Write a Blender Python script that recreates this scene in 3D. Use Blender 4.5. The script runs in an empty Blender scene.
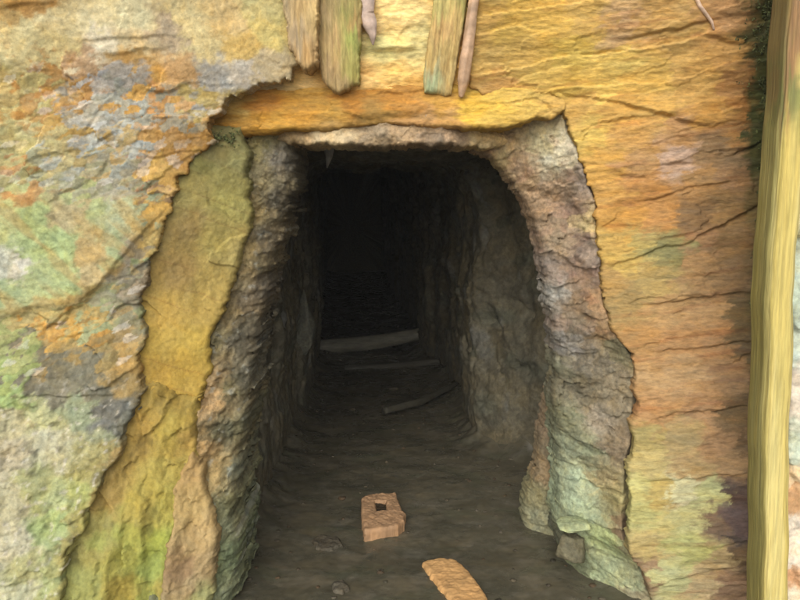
import bpy, math, random
import numpy as np

random.seed(7)
scene = bpy.context.scene
COL = scene.collection
RAD = math.radians

# ------------------------------------------------------------------ camera
CAM_Z, PITCH, FPX = 1.45, RAD(7.3), 785.0
FWD = np.array([0, math.cos(PITCH), -math.sin(PITCH)])
UPV = np.array([0, math.sin(PITCH), math.cos(PITCH)])
cam_d = bpy.data.cameras.new('camera')
cam = bpy.data.objects.new('camera', cam_d)
COL.objects.link(cam)
cam.location = (0, 0, CAM_Z)
cam.rotation_euler = (math.pi / 2 - PITCH, 0, 0)
cam_d.sensor_width = 36.0
cam_d.lens = FPX / 800.0 * 36.0
cam_d.clip_start = 0.05
cam_d.clip_end = 300
scene.camera = cam


def ray(px, py):
    return np.array([1.0, 0, 0]) * (px - 400) / FPX + UPV * (300 - py) / FPX + FWD


def on_base(px, py, base):
    """point where the sight line through a photo position meets a depth surface y = base(x, z)"""
    r = ray(px, py)
    d = 2.9
    for _ in range(25):
        p = r * (d / r[1])
        d = 0.5 * d + 0.5 * float(base(np.array([p[0]]), np.array([p[2] + CAM_Z]))[0])
    p = r * (d / r[1])
    return p[0], p[1], p[2] + CAM_Z


def on_floor(px, py, z=0.0):
    r = ray(px, py)
    t = (z - CAM_Z) / r[2]
    return r[0] * t, r[1] * t


# ------------------------------------------------------------------ noise
_tabs = {}


def _tab(seed):
    if seed not in _tabs:
        rs = np.random.RandomState(seed)
        p = rs.permutation(256)
        a = rs.rand(256) * 2 * np.pi
        _tabs[seed] = (np.concatenate([p, p, p]), np.cos(a), np.sin(a), rs.rand(256), rs.rand(256), rs.rand(256), rs.rand(256))
    return _tabs[seed]


def perlin(x, y, seed=0):
    P, gx, gy = _tab(seed)[:3]
    xi = np.floor(x).astype(np.int64)
    yi = np.floor(y).astype(np.int64)
    xf, yf = x - xi, y - yi
    u = xf * xf * xf * (xf * (xf * 6 - 15) + 10)
    v = yf * yf * yf * (yf * (yf * 6 - 15) + 10)
    xa, xb, ya, yb = xi & 255, (xi + 1) & 255, yi & 255, (yi + 1) & 255

    def g(ix, iy, dx, dy):
        h = P[P[ix] + iy]
        return gx[h] * dx + gy[h] * dy
    a = g(xa, ya, xf, yf)
    b = g(xb, ya, xf - 1, yf)
    c = g(xa, yb, xf, yf - 1)
    d = g(xb, yb, xf - 1, yf - 1)
    return 1.5 * ((a * (1 - u) + b * u) * (1 - v) + (c * (1 - u) + d * u) * v)


def fbm(x, y, seed=0, octaves=5, gain=0.5):
    t = np.zeros_like(x)
    a, f = 1.0, 1.0
    for o in range(octaves):
        t = t + a * perlin(x * f + 17.3 * o, y * f - 9.1 * o, seed + o)
        a *= gain
        f *= 2.03
    return t


def cells(x, y, seed=0, jitter=0.95):
    """worley cells: distance to the border-ish, four random numbers and the centre of the nearest cell"""
    P, _, _, r1, r2, r3, r4 = _tab(seed)
    xi = np.floor(x).astype(np.int64)
    yi = np.floor(y).astype(np.int64)
    best = np.full(x.shape, 1e9)
    sec = np.full(x.shape, 1e9)
    bh = np.zeros(x.shape, np.int64)
    bx = np.zeros_like(x)
    by = np.zeros_like(x)
    for i in (-1, 0, 1):
        for j in (-1, 0, 1):
            h = P[P[(xi + i) & 255] + ((yi + j) & 255)]
            cx = xi + i + 0.5 + (r1[h] - 0.5) * jitter
            cy = yi + j + 0.5 + (r2[h] - 0.5) * jitter
            d = (cx - x) ** 2 + (cy - y) ** 2
            near = d < best
            sec = np.where(near, best, np.minimum(sec, d))
            best = np.where(near, d, best)
            bh = np.where(near, h, bh)
            bx = np.where(near, cx, bx)
            by = np.where(near, cy, by)
    P2 = P[bh + 31]
    return np.sqrt(sec) - np.sqrt(best), r3[bh], r4[bh], r3[P2], bx, by


def facets(x, z, size, stretch=1.0, ang=0.0, seed=0, tilt=0.5, step=0.4, warp=0.3):
    """broken plates: piecewise flat relief (unit height ~ size)"""
    ca, sa = math.cos(ang), math.sin(ang)
    u = (x * ca + z * sa) / (size * stretch)
    v = (-x * sa + z * ca) / size
    wu = fbm(u * 1.1, v * 1.1, seed + 50, 4) * warp
    wv = fbm(u * 1.1 + 5, v * 1.1, seed + 60, 4) * warp
    e, a, b, c, cx, cz = cells(u + wu, v + wv, seed)
    h = (a - 0.5) * step + ((u - cx) * (b - 0.5) + (v - cz) * (c - 0.5)) * 2 * tilt
    pu, pv = cx - (u + wu) + u, cz - (v + wv) + v
    px = pu * size * stretch * ca - pv * size * sa
    pz = pu * size * stretch * sa + pv * size * ca
    return h * size, px, pz, e, a


def sstep(a, b, x):
    t = np.clip((x - a) / (b - a), 0, 1)
    return t * t * (3 - 2 * t)


# ------------------------------------------------------------------ colour
def lin(c):
    c = np.asarray(c, float) / 255.0
    return np.where(c <= 0.04045, c / 12.92, ((c + 0.055) / 1.055) ** 2.4)


ALB = 0.74
SAT = 1.0


def soften(c, q=0.17):
    """weathered mineral colour: a little greyer than the raw sample"""
    c = np.asarray(c, float)
    y = c @ np.array([0.30, 0.59, 0.11])
    return c * (1 - q) + q * y


class Paint:
    """rock colours of the place, some shade included on the jambs: samples on the surface, mixed by distance"""

    def __init__(self, pts, base, k=ALB, flat=False, sat=None, gain=(1, 1, 1)):
        sat = SAT if sat is None else sat
        P, C = [], []
        for px, py, *c in pts:
            if flat:
                X, Y = on_floor(px, py)
                P.append((X, Y))
            else:
                X, Y, Z = on_base(px, py, base)
                P.append((X, Z))
            v = lin(soften(c)) * k * np.array(gain)
            C.append(v * sat + (1 - sat) * (v @ np.array([0.3, 0.6, 0.1])))
        self.P, self.C = np.array(P), np.array(C)

    def __call__(self, x, z, power=5.0):
        num = np.zeros((len(x), 3))
        den = np.zeros(len(x))
        for (a, b), c in zip(self.P, self.C):
            w = 1.0 / ((x - a) ** 2 + (z - b) ** 2 + 2e-4) ** (power / 2)
            den += w
            num += w[:, None] * c
        return num / den[:, None]


# ------------------------------------------------------------------ mesh helpers
def raw_mesh(name, V, F, mat, colour=None, parent=None, smooth=True):
    """V (n,3), F list of index arrays (quads (m,4) and/or tris (m,3))"""
    me = bpy.data.meshes.new(name)
    F = [np.asarray(f, np.int64) for f in (F if isinstance(F, list) else [F]) if len(f)]
    nl = sum(f.size for f in F)
    nf = sum(len(f) for f in F)
    me.vertices.add(len(V))
    me.vertices.foreach_set('co', np.asarray(V, np.float32).ravel())
    me.loops.add(nl)
    me.loops.foreach_set('vertex_index', np.concatenate([f.ravel() for f in F]).astype(np.int32))
    me.polygons.add(nf)
    tot = np.concatenate([np.full(len(f), f.shape[1]) for f in F])
    st = np.concatenate([[0], np.cumsum(tot)[:-1]])
    me.polygons.foreach_set('loop_start', st.astype(np.int32))
    me.polygons.foreach_set('use_smooth', np.full(nf, smooth, bool))
    me.update(calc_edges=True)
    me.validate()
    if colour is not None:
        at = me.color_attributes.new('Col', 'FLOAT_COLOR', 'POINT')
        c = np.ones((len(V), 4), np.float32)
        c[:, :3] = np.clip(colour, 0.002, 0.85)
        at.data.foreach_set('color', c.ravel())
    me.materials.append(mat)
    o = bpy.data.objects.new(name, me)
    COL.objects.link(o)
    if parent is not None:
        o.parent = parent
    return o


def tag(o, label=None, cat=None, group=None, kind=None):
    if label:
        o['label'] = label
        if not kind and o.parent is None:
            o['kind'] = 'thing'
    if cat:
        o['category'] = cat
    if group:
        o['group'] = group
    if kind:
        o['kind'] = kind
    return o


def poly_sdf(poly, X, Y):
    """signed distance, positive inside"""
    d = np.full(X.shape, 1e9)
    ins = np.zeros(X.shape, bool)
    n = len(poly)
    for i in range(n):
        ax, ay = poly[i]
        bx, by = poly[(i + 1) % n]
        ex, ey = bx - ax, by - ay
        t = np.clip(((X - ax) * ex + (Y - ay) * ey) / (ex * ex + ey * ey + 1e-12), 0, 1)
        d = np.minimum(d, (X - ax - ex * t) ** 2 + (Y - ay - ey * t) ** 2)
        if abs(by - ay) > 1e-12:
            c = ((ay > Y) != (by > Y)) & (X < ex * (Y - ay) / (by - ay) + ax)
            ins ^= c
    return np.where(ins, 1, -1) * np.sqrt(d)


def slab(name, poly, depth, colour, mat, thick=0.12, round_r=0.012, res=0.004, edge=0.012, edge_f=18.0,
         seed=1, holes=(), parent=None, back=False, side_noise=0.008, horizontal=False, edge_stretch=1.0, base=None):
    """A solid plate: outline `poly` in (x, z), front at y = depth(x, z), sides running back by `thick`.
    With horizontal=True the outline lies in (x, y), depth() gives the height of the top and the sides run down."""
    poly = np.asarray(poly, float)
    x0, z0 = poly.min(0) - 0.02
    x1, z1 = poly.max(0) + 0.02
    nx, nz = int((x1 - x0) / res) + 2, int((z1 - z0) / res) + 2
    gx, gz = np.meshgrid(np.linspace(x0, x1, nx), np.linspace(z0, z1, nz))
    s = poly_sdf(poly, gx, gz)
    for h in holes:
        s = np.minimum(s, -poly_sdf(np.asarray(h), gx, gz))
    if edge:
        s = s + edge * fbm(gx * edge_f / edge_stretch, gz * edge_f, seed + 700, 5, 0.62)
    dzs, dxs = np.gradient(s, (z1 - z0) / (nz - 1), (x1 - x0) / (nx - 1))
    okv = s > -0.45 * res
    okc = okv[:-1, :-1] & okv[1:, :-1] & okv[:-1, 1:] & okv[1:, 1:]
    idx = np.full((nz, nx), -1, np.int64)
    used = np.zeros((nz, nx), bool)
    for a, b in ((0, 0), (1, 0), (0, 1), (1, 1)):
        used[a:nz - 1 + a, b:nx - 1 + b] |= okc
    cnt = np.zeros((nz, nx), int)
    for a, b in ((0, 0), (1, 0), (0, 1), (1, 1)):
        cnt[a:nz - 1 + a, b:nx - 1 + b] += okc
    idx[used] = np.arange(used.sum())
    X, Z, S = gx[used].copy(), gz[used].copy(), s[used]
    rim = cnt[used] < 4
    g2 = dxs[used] ** 2 + dzs[used] ** 2 + 1e-6
    mv = np.clip(-S / np.sqrt(g2), -res * 0.8, res * 0.8) * rim
    X += mv * dxs[used] / np.sqrt(g2)
    Z += mv * dzs[used] / np.sqrt(g2)
    S = np.where(rim, 0.0, np.maximum(S, 0))
    D = depth(X, Z)
    r = np.clip(round_r - S, 0, round_r)
    push = round_r - np.sqrt(np.maximum(round_r ** 2 - r ** 2, 0))
    sign = -1.0 if horizontal else 1.0
    D = D + sign * push
    C = colour(X, Z)
    ii = idx
    q = np.stack([ii[:-1, :-1], ii[:-1, 1:], ii[1:, 1:], ii[1:, :-1]], -1)[okc]
    # directed boundary edges
    E = np.concatenate([q[:, [0, 1]], q[:, [1, 2]], q[:, [2, 3]], q[:, [3, 0]]])
    key = np.sort(E, 1)
    k = key[:, 0] * (len(X) + 1) + key[:, 1]
    u, inv, c = np.unique(k, return_inverse=True, return_counts=True)
    E = E[c[inv] == 1]
    bv = np.unique(E)
    mp = np.full(len(X), -1, np.int64)
    mp[bv] = np.arange(len(bv))
    layers = max(2, int(thick / (res * 3)))
    layers = min(layers, 14)
    VX, VZ, VD, VC = [X], [Z], [D], [C]
    nrm = np.sqrt(g2[bv])
    ux, uz = dxs[used][bv] / nrm, dzs[used][bv] / nrm
    quads = [q]
    prev = bv
    off = len(X)
    for L in range(1, layers + 1):
        t = L / layers
        inset = side_noise * fbm(X[bv] * 13 + t * thick * 16, Z[bv] * 13 + t * thick * 9, seed + 820, 3) * min(1, t * 2.5) + 0.5 * side_noise * t
        VX.append(X[bv] + ux * inset)
        VZ.append(Z[bv] + uz * inset)
        db = D[bv] if base is None else D[bv] + (base(X[bv], Z[bv]) + round_r - D[bv]) * min(1, 1.6 * t)
        VD.append(db + sign * thick * t)
        VC.append(C[bv] * (1 + 0.12 * fbm(X[bv] * 20, Z[bv] * 20 + L, seed + 830, 2))[:, None])
        cur = off + np.arange(len(bv))
        e0, e1 = mp[E[:, 0]], mp[E[:, 1]]
        quads.append(np.stack([prev[e1], prev[e0], cur[e0], cur[e1]], -1))
        prev = cur
        off += len(bv)
    if back:
        ib = np.setdiff1d(np.arange(len(X)), bv)
        m2 = np.full(len(X), -1, np.int64)
        m2[ib] = off + np.arange(len(ib))
        m2[bv] = prev[mp[bv]]
        VX.append(X[ib]); VZ.append(Z[ib]); VD.append(D[ib] + sign * thick); VC.append(C[ib])
        quads.append(m2[q][:, ::-1])
    X, Z, D, C = np.concatenate(VX), np.concatenate(VZ), np.concatenate(VD), np.concatenate(VC)
    V = np.stack([X, Z, D], -1) if horizontal else np.stack([X, D, Z], -1)
    return raw_mesh(name, V, np.concatenate(quads), mat, C, parent)


def outline(pts, base):
    return [(lambda p: (p[0], p[2]))(on_base(px, py, base)) for px, py in pts]


# ------------------------------------------------------------------ materials
def rock_material(name, grain=70.0, vary=0.35, rough=0.8, bump=0.006, spec=0.25, streak=None, hue=0.25):
    m = bpy.data.materials.new(name)
    m.use_nodes = True
    nt = m.node_tree
    N, L = nt.nodes, nt.links
    b = N['Principled BSDF']
    at = N.new('ShaderNodeAttribute'); at.attribute_name = 'Col'
    tc = N.new('ShaderNodeTexCoord')
    mp = N.new('ShaderNodeMapping')
    L.new(tc.outputs['Object'], mp.inputs['Vector'])
    if streak:
        mp.inputs['Scale'].default_value = streak
    n1 = N.new('ShaderNodeTexNoise'); n1.inputs['Scale'].default_value = grain; n1.inputs['Detail'].default_value = 7; n1.inputs['Roughness'].default_value = 0.68
    n2 = N.new('ShaderNodeTexNoise'); n2.inputs['Scale'].default_value = grain * 0.22; n2.inputs['Detail'].default_value = 6; n2.inputs['Roughness'].default_value = 0.65
    n2.inputs['Distortion'].default_value = 0.6
    for n in (n1, n2):
        L.new(mp.outputs['Vector'], n.inputs['Vector'])
    r1 = N.new('ShaderNodeMapRange')
    r1.inputs['From Min'].default_value = 0.3; r1.inputs['From Max'].default_value = 0.7
    r1.inputs['To Min'].default_value = 1 - vary; r1.inputs['To Max'].default_value = 1 + vary * 0.75
    L.new(n1.outputs['Fac'], r1.inputs['Value'])
    mul = N.new('ShaderNodeVectorMath'); mul.operation = 'SCALE'
    L.new(at.outputs['Color'], mul.inputs[0]); L.new(r1.outputs['Result'], mul.inputs['Scale'])
    # mineral tint patches: ochre and grey-green
    ramp = N.new('ShaderNodeValToRGB')
    e = ramp.color_ramp.elements
    e[0].position = 0.33; e[0].color = (0.70, 0.82, 0.95, 1)
    e[1].position = 0.68; e[1].color = (1.18, 1.02, 0.72, 1)
    mid = ramp.color_ramp.elements.new(0.5); mid.color = (1, 1, 1, 1)
    L.new(n2.outputs['Fac'], ramp.inputs['Fac'])
    mx = N.new('ShaderNodeMix'); mx.data_type = 'RGBA'; mx.blend_type = 'MULTIPLY'
    mx.inputs['Factor'].default_value = hue
    L.new(mul.outputs['Vector'], mx.inputs['A']); L.new(ramp.outputs['Color'], mx.inputs['B'])
    L.new(mx.outputs['Result'], b.inputs['Base Color'])
    # relief
    v = N.new('ShaderNodeTexVoronoi'); v.inputs['Scale'].default_value = grain * 0.8
    L.new(mp.outputs['Vector'], v.inputs['Vector'])
    ad = N.new('ShaderNodeMath'); ad.operation = 'MULTIPLY_ADD'; ad.inputs[1].default_value = 0.35
    L.new(v.outputs['Distance'], ad.inputs[0]); L.new(n1.outputs['Fac'], ad.inputs[2])
    bp = N.new('ShaderNodeBump'); bp.inputs['Strength'].default_value = 0.8; bp.inputs['Distance'].default_value = bump * 0.65
    L.new(ad.outputs['Value'], bp.inputs['Height'])
    L.new(bp.outputs['Normal'], b.inputs['Normal'])
    rr = N.new('ShaderNodeMapRange')
    rr.inputs['From Min'].default_value = 0.35; rr.inputs['From Max'].default_value = 0.65
    rr.inputs['To Min'].default_value = rough - 0.2; rr.inputs['To Max'].default_value = min(1, rough + 0.12)
    L.new(n2.outputs['Fac'], rr.inputs['Value']); L.new(rr.outputs['Result'], b.inputs['Roughness'])
    b.inputs['Specular IOR Level'].default_value = spec
    return m


M_broken = rock_material('broken_rock', 60, 0.34, 0.72, 0.006, hue=0.5)
M_strata = rock_material('layered_rock', 70, 0.36, 0.8, 0.007, streak=(0.5, 1, 1.5), hue=0.4)
M_smooth = rock_material('stained_rock', 75, 0.26, 0.85, 0.006)
M_rubble = rock_material('rough_rock', 65, 0.42, 0.85, 0.009, hue=0.45)
M_tunnel = rock_material('tunnel_rock', 40, 0.40, 0.8, 0.012)
M_wood = rock_material('weathered_wood', 70, 0.35, 0.85, 0.004, streak=(1.6, 1, 0.14), hue=0.3)
M_log = rock_material('wet_log_wood', 60, 0.35, 0.75, 0.006, streak=(0.15, 1, 1))
M_pillar = rock_material('streaked_wood', 60, 0.34, 0.8, 0.008, streak=(2.2, 2.0, 0.10), hue=0.35)
M_drip = rock_material('mineral_drip', 60, 0.2, 0.5, 0.003, spec=0.4)
M_mud = rock_material('wet_mud', 40, 0.26, 0.36, 0.0012, spec=0.35, streak=(0.7, 1, 1), hue=0.35)
M_brick = rock_material('orange_clay', 45, 0.16, 0.8, 0.001, hue=0.2)

# ------------------------------------------------------------------ LEFT: broken rock face
EDGE_L = [(0.0, -1.05), (0.35, -0.93), (0.6, -0.86), (0.8, -0.83), (1.1, -0.86), (1.4, -0.80), (1.62, -0.70), (1.75, -0.62), (3.0, -0.3)]
_el = np.array(EDGE_L)


def base_left(x, z):
    y = base_left0(x, z)
    xe = np.interp(z, _el[:, 0], _el[:, 1])
    k = sstep(-0.22, 0.0, x - xe) * sstep(1.74, 1.62, z)
    yr = base_reveal(x, z) - 0.035
    return y * (1 - k) + np.minimum(yr, y + 0.1) * k


def base_reveal(x, z):
    return 2.845 + 0.55 * (x + 0.70) - 0.33 * sstep(1.25, 0.05, z)


def base_left0(x, z):
    y = 2.80 + 0.42 * (x + 0.62)
    y = y - 0.30 * sstep(1.25, 0.1, z)
    y = y - 0.35 * np.clip(z - 1.80, 0, 3)
    return np.maximum(y, 1.2)


left_pts = [
 (10,10,205,165,90),(60,20,226,206,148),(130,15,232,216,162),(180,20,230,206,140),(230,20,230,195,125),(262,10,222,203,128),
 (20,60,220,200,136),(60,50,226,204,136),(100,40,232,215,180),(130,45,222,195,140),(172,28,200,175,140),(200,40,228,205,140),(240,45,225,185,95),(265,30,225,200,110),
 (8,2,195,140,55),(35,6,205,150,70),(20,30,224,205,142),(90,20,230,212,158),
 (20,100,208,190,110),(40,78,190,140,65),(62,62,205,150,75),(90,62,195,155,110),(130,55,205,155,75),(95,83,165,165,168),(110,95,172,172,160),(85,98,215,160,65),(78,110,165,155,138),(130,80,185,175,165),(135,100,165,160,140),(160,85,222,165,70),(150,100,205,145,75),(170,110,200,150,85),(190,110,165,158,140),(180,75,215,165,100),(215,78,180,175,168),(245,76,205,192,175),(210,100,190,165,90),(270,70,200,180,140),
 (25,75,205,185,110),(10,105,200,170,95),(35,106,190,145,75),
 (20,130,195,185,120),(60,115,205,165,80),(45,145,205,190,130),(75,145,190,165,100),(92,128,166,167,162),(130,135,172,175,170),(110,145,195,165,105),(160,125,208,155,80),(185,140,205,152,70),(200,145,195,142,60),(80,165,168,172,162),(60,175,165,165,130),(100,180,172,165,140),(130,165,165,160,120),(150,165,190,130,85),(145,180,170,135,90),(175,165,208,160,70),(165,185,215,165,65),
 (10,165,185,175,110),(25,185,190,140,75),(10,215,185,190,120),(40,220,172,190,120),(70,215,182,165,115),(90,205,165,175,115),(120,210,172,180,138),(152,205,208,165,78),
 (10,262,190,190,170),(22,268,200,195,180),(30,250,172,190,122),(60,245,170,190,122),(90,250,188,160,98),(120,250,165,177,122),(138,250,160,145,115),(156,235,205,172,92),
 (10,292,155,172,120),(40,280,170,182,120),(70,280,170,185,120),(100,278,190,165,108),(130,280,150,140,115),(145,275,155,135,105),
 (10,320,185,175,110),(40,320,180,160,95),(70,318,192,165,88),(58,332,208,150,52),(75,325,205,155,60),(100,315,155,162,112),(125,310,150,145,112),(85,305,195,165,90),
 (10,345,170,175,100),(40,350,128,118,90),(70,350,165,135,72),(100,350,162,135,72),(125,345,170,150,90),(142,330,165,140,90),
 (10,375,150,165,85),(35,380,115,110,90),(70,388,128,122,98),(100,385,122,118,98),(125,375,167,140,82),(15,392,150,172,95),(135,360,185,145,70),
 (10,420,180,170,125),(45,420,180,180,125),(80,412,150,160,122),(108,415,112,112,106),(118,428,128,128,112),
 (20,460,178,168,138),(60,455,185,180,138),(90,455,175,170,112),(105,440,155,160,122),(45,440,190,185,150),(35,480,165,165,105),
 (15,500,178,172,135),(50,500,178,185,122),(85,495,160,165,85),(100,480,150,140,90),(50,525,162,180,108),
 (15,545,188,182,150),(55,540,166,180,115),(75,545,122,112,82),(90,530,170,165,80),(30,565,170,170,115),
 (20,595,188,188,150),(50,585,165,175,112),(68,580,165,155,80),(10,640,170,170,130),(97,500,170,148,75),(115,455,165,140,80),(74,560,168,155,82),(66,600,168,160,80),(108,478,160,135,70),(78,520,165,158,85),(66,548,168,160,88),(58,575,172,168,95),(48,600,172,170,100),(88,478,165,158,88),(100,455,160,148,85),(84,535,170,150,75),(66,580,172,155,75),(-80,100,200,175,110),(-80,300,170,170,115),(-80,500,175,170,120),(-80,-60,210,185,115),(150,-60,220,195,125)]
paint_left = Paint(left_pts, base_left, sat=0.95, gain=(0.96, 0.95, 0.87))


def fields_left(x, z):
    zr = np.clip(z, 0, 2.2)
    smooth = sstep(1.78, 1.95, z + 0.12 * (x + 1.0))           # creamy upper band is smoother
    gw = 0.02 * fbm(x * 9, z * 9, 73, 5)
    green = sstep(-0.012, 0.03, poly_sdf(GREEN, x + gw, z + gw))
    low = sstep(0.95, 0.75, z)
    f1, ax, az, e1, a1 = facets(x, z, 0.11, 1.7, 0.25, 11, 0.38, 0.30, 0.2)
    f2, bx, bz, e2, a2 = facets(x, z, 0.040, 1.6, 0.35, 21, 0.40, 0.34, 0.2)
    f3, _, _, e3, a3 = facets(x, z, 0.05, 2.6, -0.75, 31, 0.3, 0.35)
    f4, _, _, e4, a4 = facets(x, z, 0.022, 1.1, 0.2, 41, 0.5, 0.5)
    k = np.clip(1 - 0.75 * smooth, 0.15, 1)
    rough = f1 * 0.62 + f2 * 0.38
    crk = 0.003 * np.exp(-(e2 / 0.04) ** 2) + 0.004 * np.exp(-(e1 / 0.02) ** 2)
    d = k * (1 - 0.75 * green) * (1 - 0.7 * low) * (0.55 * rough + crk) + green * (f3 * 0.14 - 0.018) + low * (f4 * 0.36 + 0.012 * fbm(x * 14, z * 14, 71, 4))
    d = d + 0.014 * fbm(x * 3, z * 3, 81, 3) + 0.0012 * fbm(x * 40, z * 40, 85, 4) + 0.003 * k * fbm(x * 14, z * 30, 87, 4)
    # long stepped ledges crossing the face
    for (x0, z0, x1, z1, h, sd) in LEDGES:
        L = math.hypot(x1 - x0, z1 - z0)
        tx, tz = (x1 - x0) / L, (z1 - z0) / L
        u = (x - x0) * tx + (z - z0) * tz
        v = -(x - x0) * tz + (z - z0) * tx + 0.009 * fbm(u * 9, u * 0 + sd, sd, 5, 0.6)
        along = sstep(-0.05, 0.05, u) * sstep(L + 0.05, L - 0.05, u)
        d = d - h * along * sstep(-0.004, 0.004, v) * np.exp(-np.clip(v, 0, 9) / 0.10)
    return d, (ax, az, bx, bz, smooth, low, green, a1, a2)


def WL(px, py):
    a = on_base(px, py, base_left)
    return a[0], a[2]


LEDGES = []
for a, b, h, sd in (((85, 42), (170, 35), 0.02, 901), ((30, 160), (75, 150), 0.022, 902), ((100, 55), (165, 48), 0.02, 903),
                    ((140, 190), (200, 148), 0.022, 904), ((40, 335), (112, 275), 0.025, 905), ((110, 275), (160, 215), 0.03, 906),
                    ((10, 395), (110, 395), 0.025, 907), ((55, 340), (90, 330), 0.02, 908), ((150, 120), (215, 105), 0.015, 909),
                    ((20, 375), (60, 378), 0.015, 911), ((0, 8), (60, 2), 0.02, 912), ((80, 135), (110, 95), 0.014, 913)):
    LEDGES.append(WL(*a) + WL(*b) + (h * 0.42, sd))


GREEN = [WL(*p) for p in [(-60,180),(0,192),(45,188),(70,200),(110,196),(138,198),(150,215),(152,238),(140,256),(112,284),(85,300),(50,312),(0,318),(-60,325)]]


def depth_left(x, z):
    return base_left(x, z) + fields_left(x, z)[0]


def colour_left(x, z):
    d, (ax, az, bx, bz, smooth, low, green, a1, a2) = fields_left(x, z)
    w = 0.026
    nx, nz = fbm(x * 13 + z * 5, z * 15 - x * 6, 91, 7, 0.64), fbm(x * 13 + z * 5 + 7, z * 15 - x * 6, 96, 7, 0.64)
    m = 0.75 * (1 - smooth) * (1 - low) * (1 - green)
    _, cx, cz, _, a3 = facets(x, z, 0.020, 1.8, 0.45, 131, 0.4, 0.4, 0.25)
    jx = (a2 - 0.5) * 0.20 + (a3 - 0.5) * 0.12
    jz = (_tab(77)[3][(a2 * 255).astype(np.int64)] - 0.5) * 0.15 + (_tab(78)[3][(a3 * 255).astype(np.int64)] - 0.5) * 0.09
    px = x * (1 - m) + (0.15 * ax + 0.45 * bx + 0.4 * cx + jx) * m + w * nx
    pz = z * (1 - m) + (0.15 * az + 0.45 * bz + 0.4 * cz + jz) * m + w * nz
    c = paint_left(px, pz, 7.0)
    c = c * (1 + (0.30 * (a2 - 0.5) + 0.25 * (a3 - 0.5)) * m + 0.10 * fbm(x * 8, z * 16, 99, 4))[:, None]
    # pale flakes among the shards, diagonal streaks in the green rock
    fl = (m * sstep(0.86, 0.93, a3) * 0.55)[:, None]
    c = c * (1 - fl) + fl * np.array([0.50, 0.47, 0.42])
    st = fbm((x + z) * 26, (x - z) * 3.0, 125, 5, 0.6) * sstep(0.15, 0.6, green)
    c = c * (1 + 0.16 * st)[:, None]
    och = (sstep(0.25, 0.6, fbm((x + z) * 11 + 3, (x - z) * 1.6, 128, 5)) * sstep(0.2, 0.6, green) * 0.55)[:, None]
    c = c * (1 - och) + och * lin((188, 160, 100)) * ALB * 0.85
    # granular spots lower down
    sp = fbm(x * 45, z * 45, 111, 3)
    pale = low * sstep(0.45, 0.8, sp)
    c = c * (1 - pale[:, None] * 0.5) + pale[:, None] * 0.5 * np.array([0.46, 0.43, 0.36])
    dk = low * sstep(0.4, 0.85, fbm(x * 22, z * 22, 117, 4))
    c = c * (1 - 0.45 * dk[:, None])
    # rusty spots in the cream rock on the far left
    sx, sz = WL(28, 88)
    rs = np.exp(-(((x - sx) / 0.14) ** 2 + ((z - sz) / 0.12) ** 2)) * sstep(0.25, 0.55, fbm(x * 26, z * 26, 121, 3))
    rust = lin((185, 130, 60)) * ALB
    c = c * (1 - 0.75 * rs[:, None]) + 0.75 * rs[:, None] * rust
    return c


A_out = [(-330,-220),(330,-220),(318,-60),(312,20),(305,66),(284,80),(243,86),(226,104),(207,126),(214,140),(200,150),(178,180),(167,215),(150,262),(142,300),(139,350),(142,392),(120,440),(102,480),(84,520),(66,560),(58,640),(40,760),(-330,760)]
rf = slab('broken_rock_wall', outline(A_out, base_left), depth_left, colour_left, M_broken, thick=0.10, round_r=0.004, res=0.0040, edge=0.018, edge_f=12, seed=3, base=base_left)
tag(rf, 'broken cream, orange, grey and green rock face left of the tunnel mouth', 'rock wall')

# ------------------------------------------------------------------ LEFT: smooth yellow slabs of the reveal
up_pts = [(215,150,140,125,75),(235,160,150,140,85),(200,190,165,145,80),(225,200,172,157,82),(190,230,155,125,70),(215,240,182,157,80),(180,270,165,130,70),(210,275,182,150,75),(165,310,197,155,68),(200,310,192,155,73),(160,340,197,157,63),(195,345,202,162,63),(155,375,197,150,55),(185,375,197,155,60),(150,392,205,160,60),(232,250,185,160,90),(205,165,130,120,62),(222,180,155,140,75)]
paint_up = Paint(up_pts, base_reveal, gain=(0.88, 0.93, 0.84))


def depth_up(x, z):
    f, _, _, _, _ = facets(x, z, 0.16, 1.5, -0.45, 131, 0.10, 0.07, 0.15)
    return base_reveal(x, z) + f + 0.012 * fbm(x * 5, z * 4, 133, 4) + 0.002 * fbm(x * 50, z * 50, 136, 3) + 0.02 * sstep(0.93, 0.84, z)


def colour_up(x, z):
    c = paint_up(x + 0.02 * fbm(x * 9, z * 9, 141, 4), z + 0.02 * fbm(x * 9 + 4, z * 9, 142, 4), 3.5)
    # rusty brown bedding lines that slope down to the right
    v = (z + 0.45 * x + 0.006 * fbm(x * 12, z * 12, 143, 3)) * 14
    ln = np.exp(-((v - np.round(v)) / 0.035) ** 2) * sstep(-0.2, 0.3, fbm(np.round(v) * 3.1, x * 3, 144, 2))
    st = fbm(x * 30 + z * 12, z * 4, 145, 4)
    return c * (1 + 0.10 * st)[:, None] * (1 - 0.28 * ln[:, None] * np.array([0.7, 1, 1]))


o = slab('rock_slab', outline([(195,120),(240,128),(250,150),(248,195),(246,235),(240,262),(228,285),(222,315),(212,335),(208,368),(198,404),(172,398),(148,393),(120,390),(120,250),(140,200),(170,150)], base_reveal),
         depth_up, colour_up, M_smooth, thick=0.07, round_r=0.02, res=0.004, edge=0.013, edge_f=10, seed=5)
tag(o, 'smooth ochre yellow rock slab beside the tunnel mouth, upper one, with brown bedding lines', 'rock slab')


def base_low(x, z):
    return base_reveal(x, z) + 0.015


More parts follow.
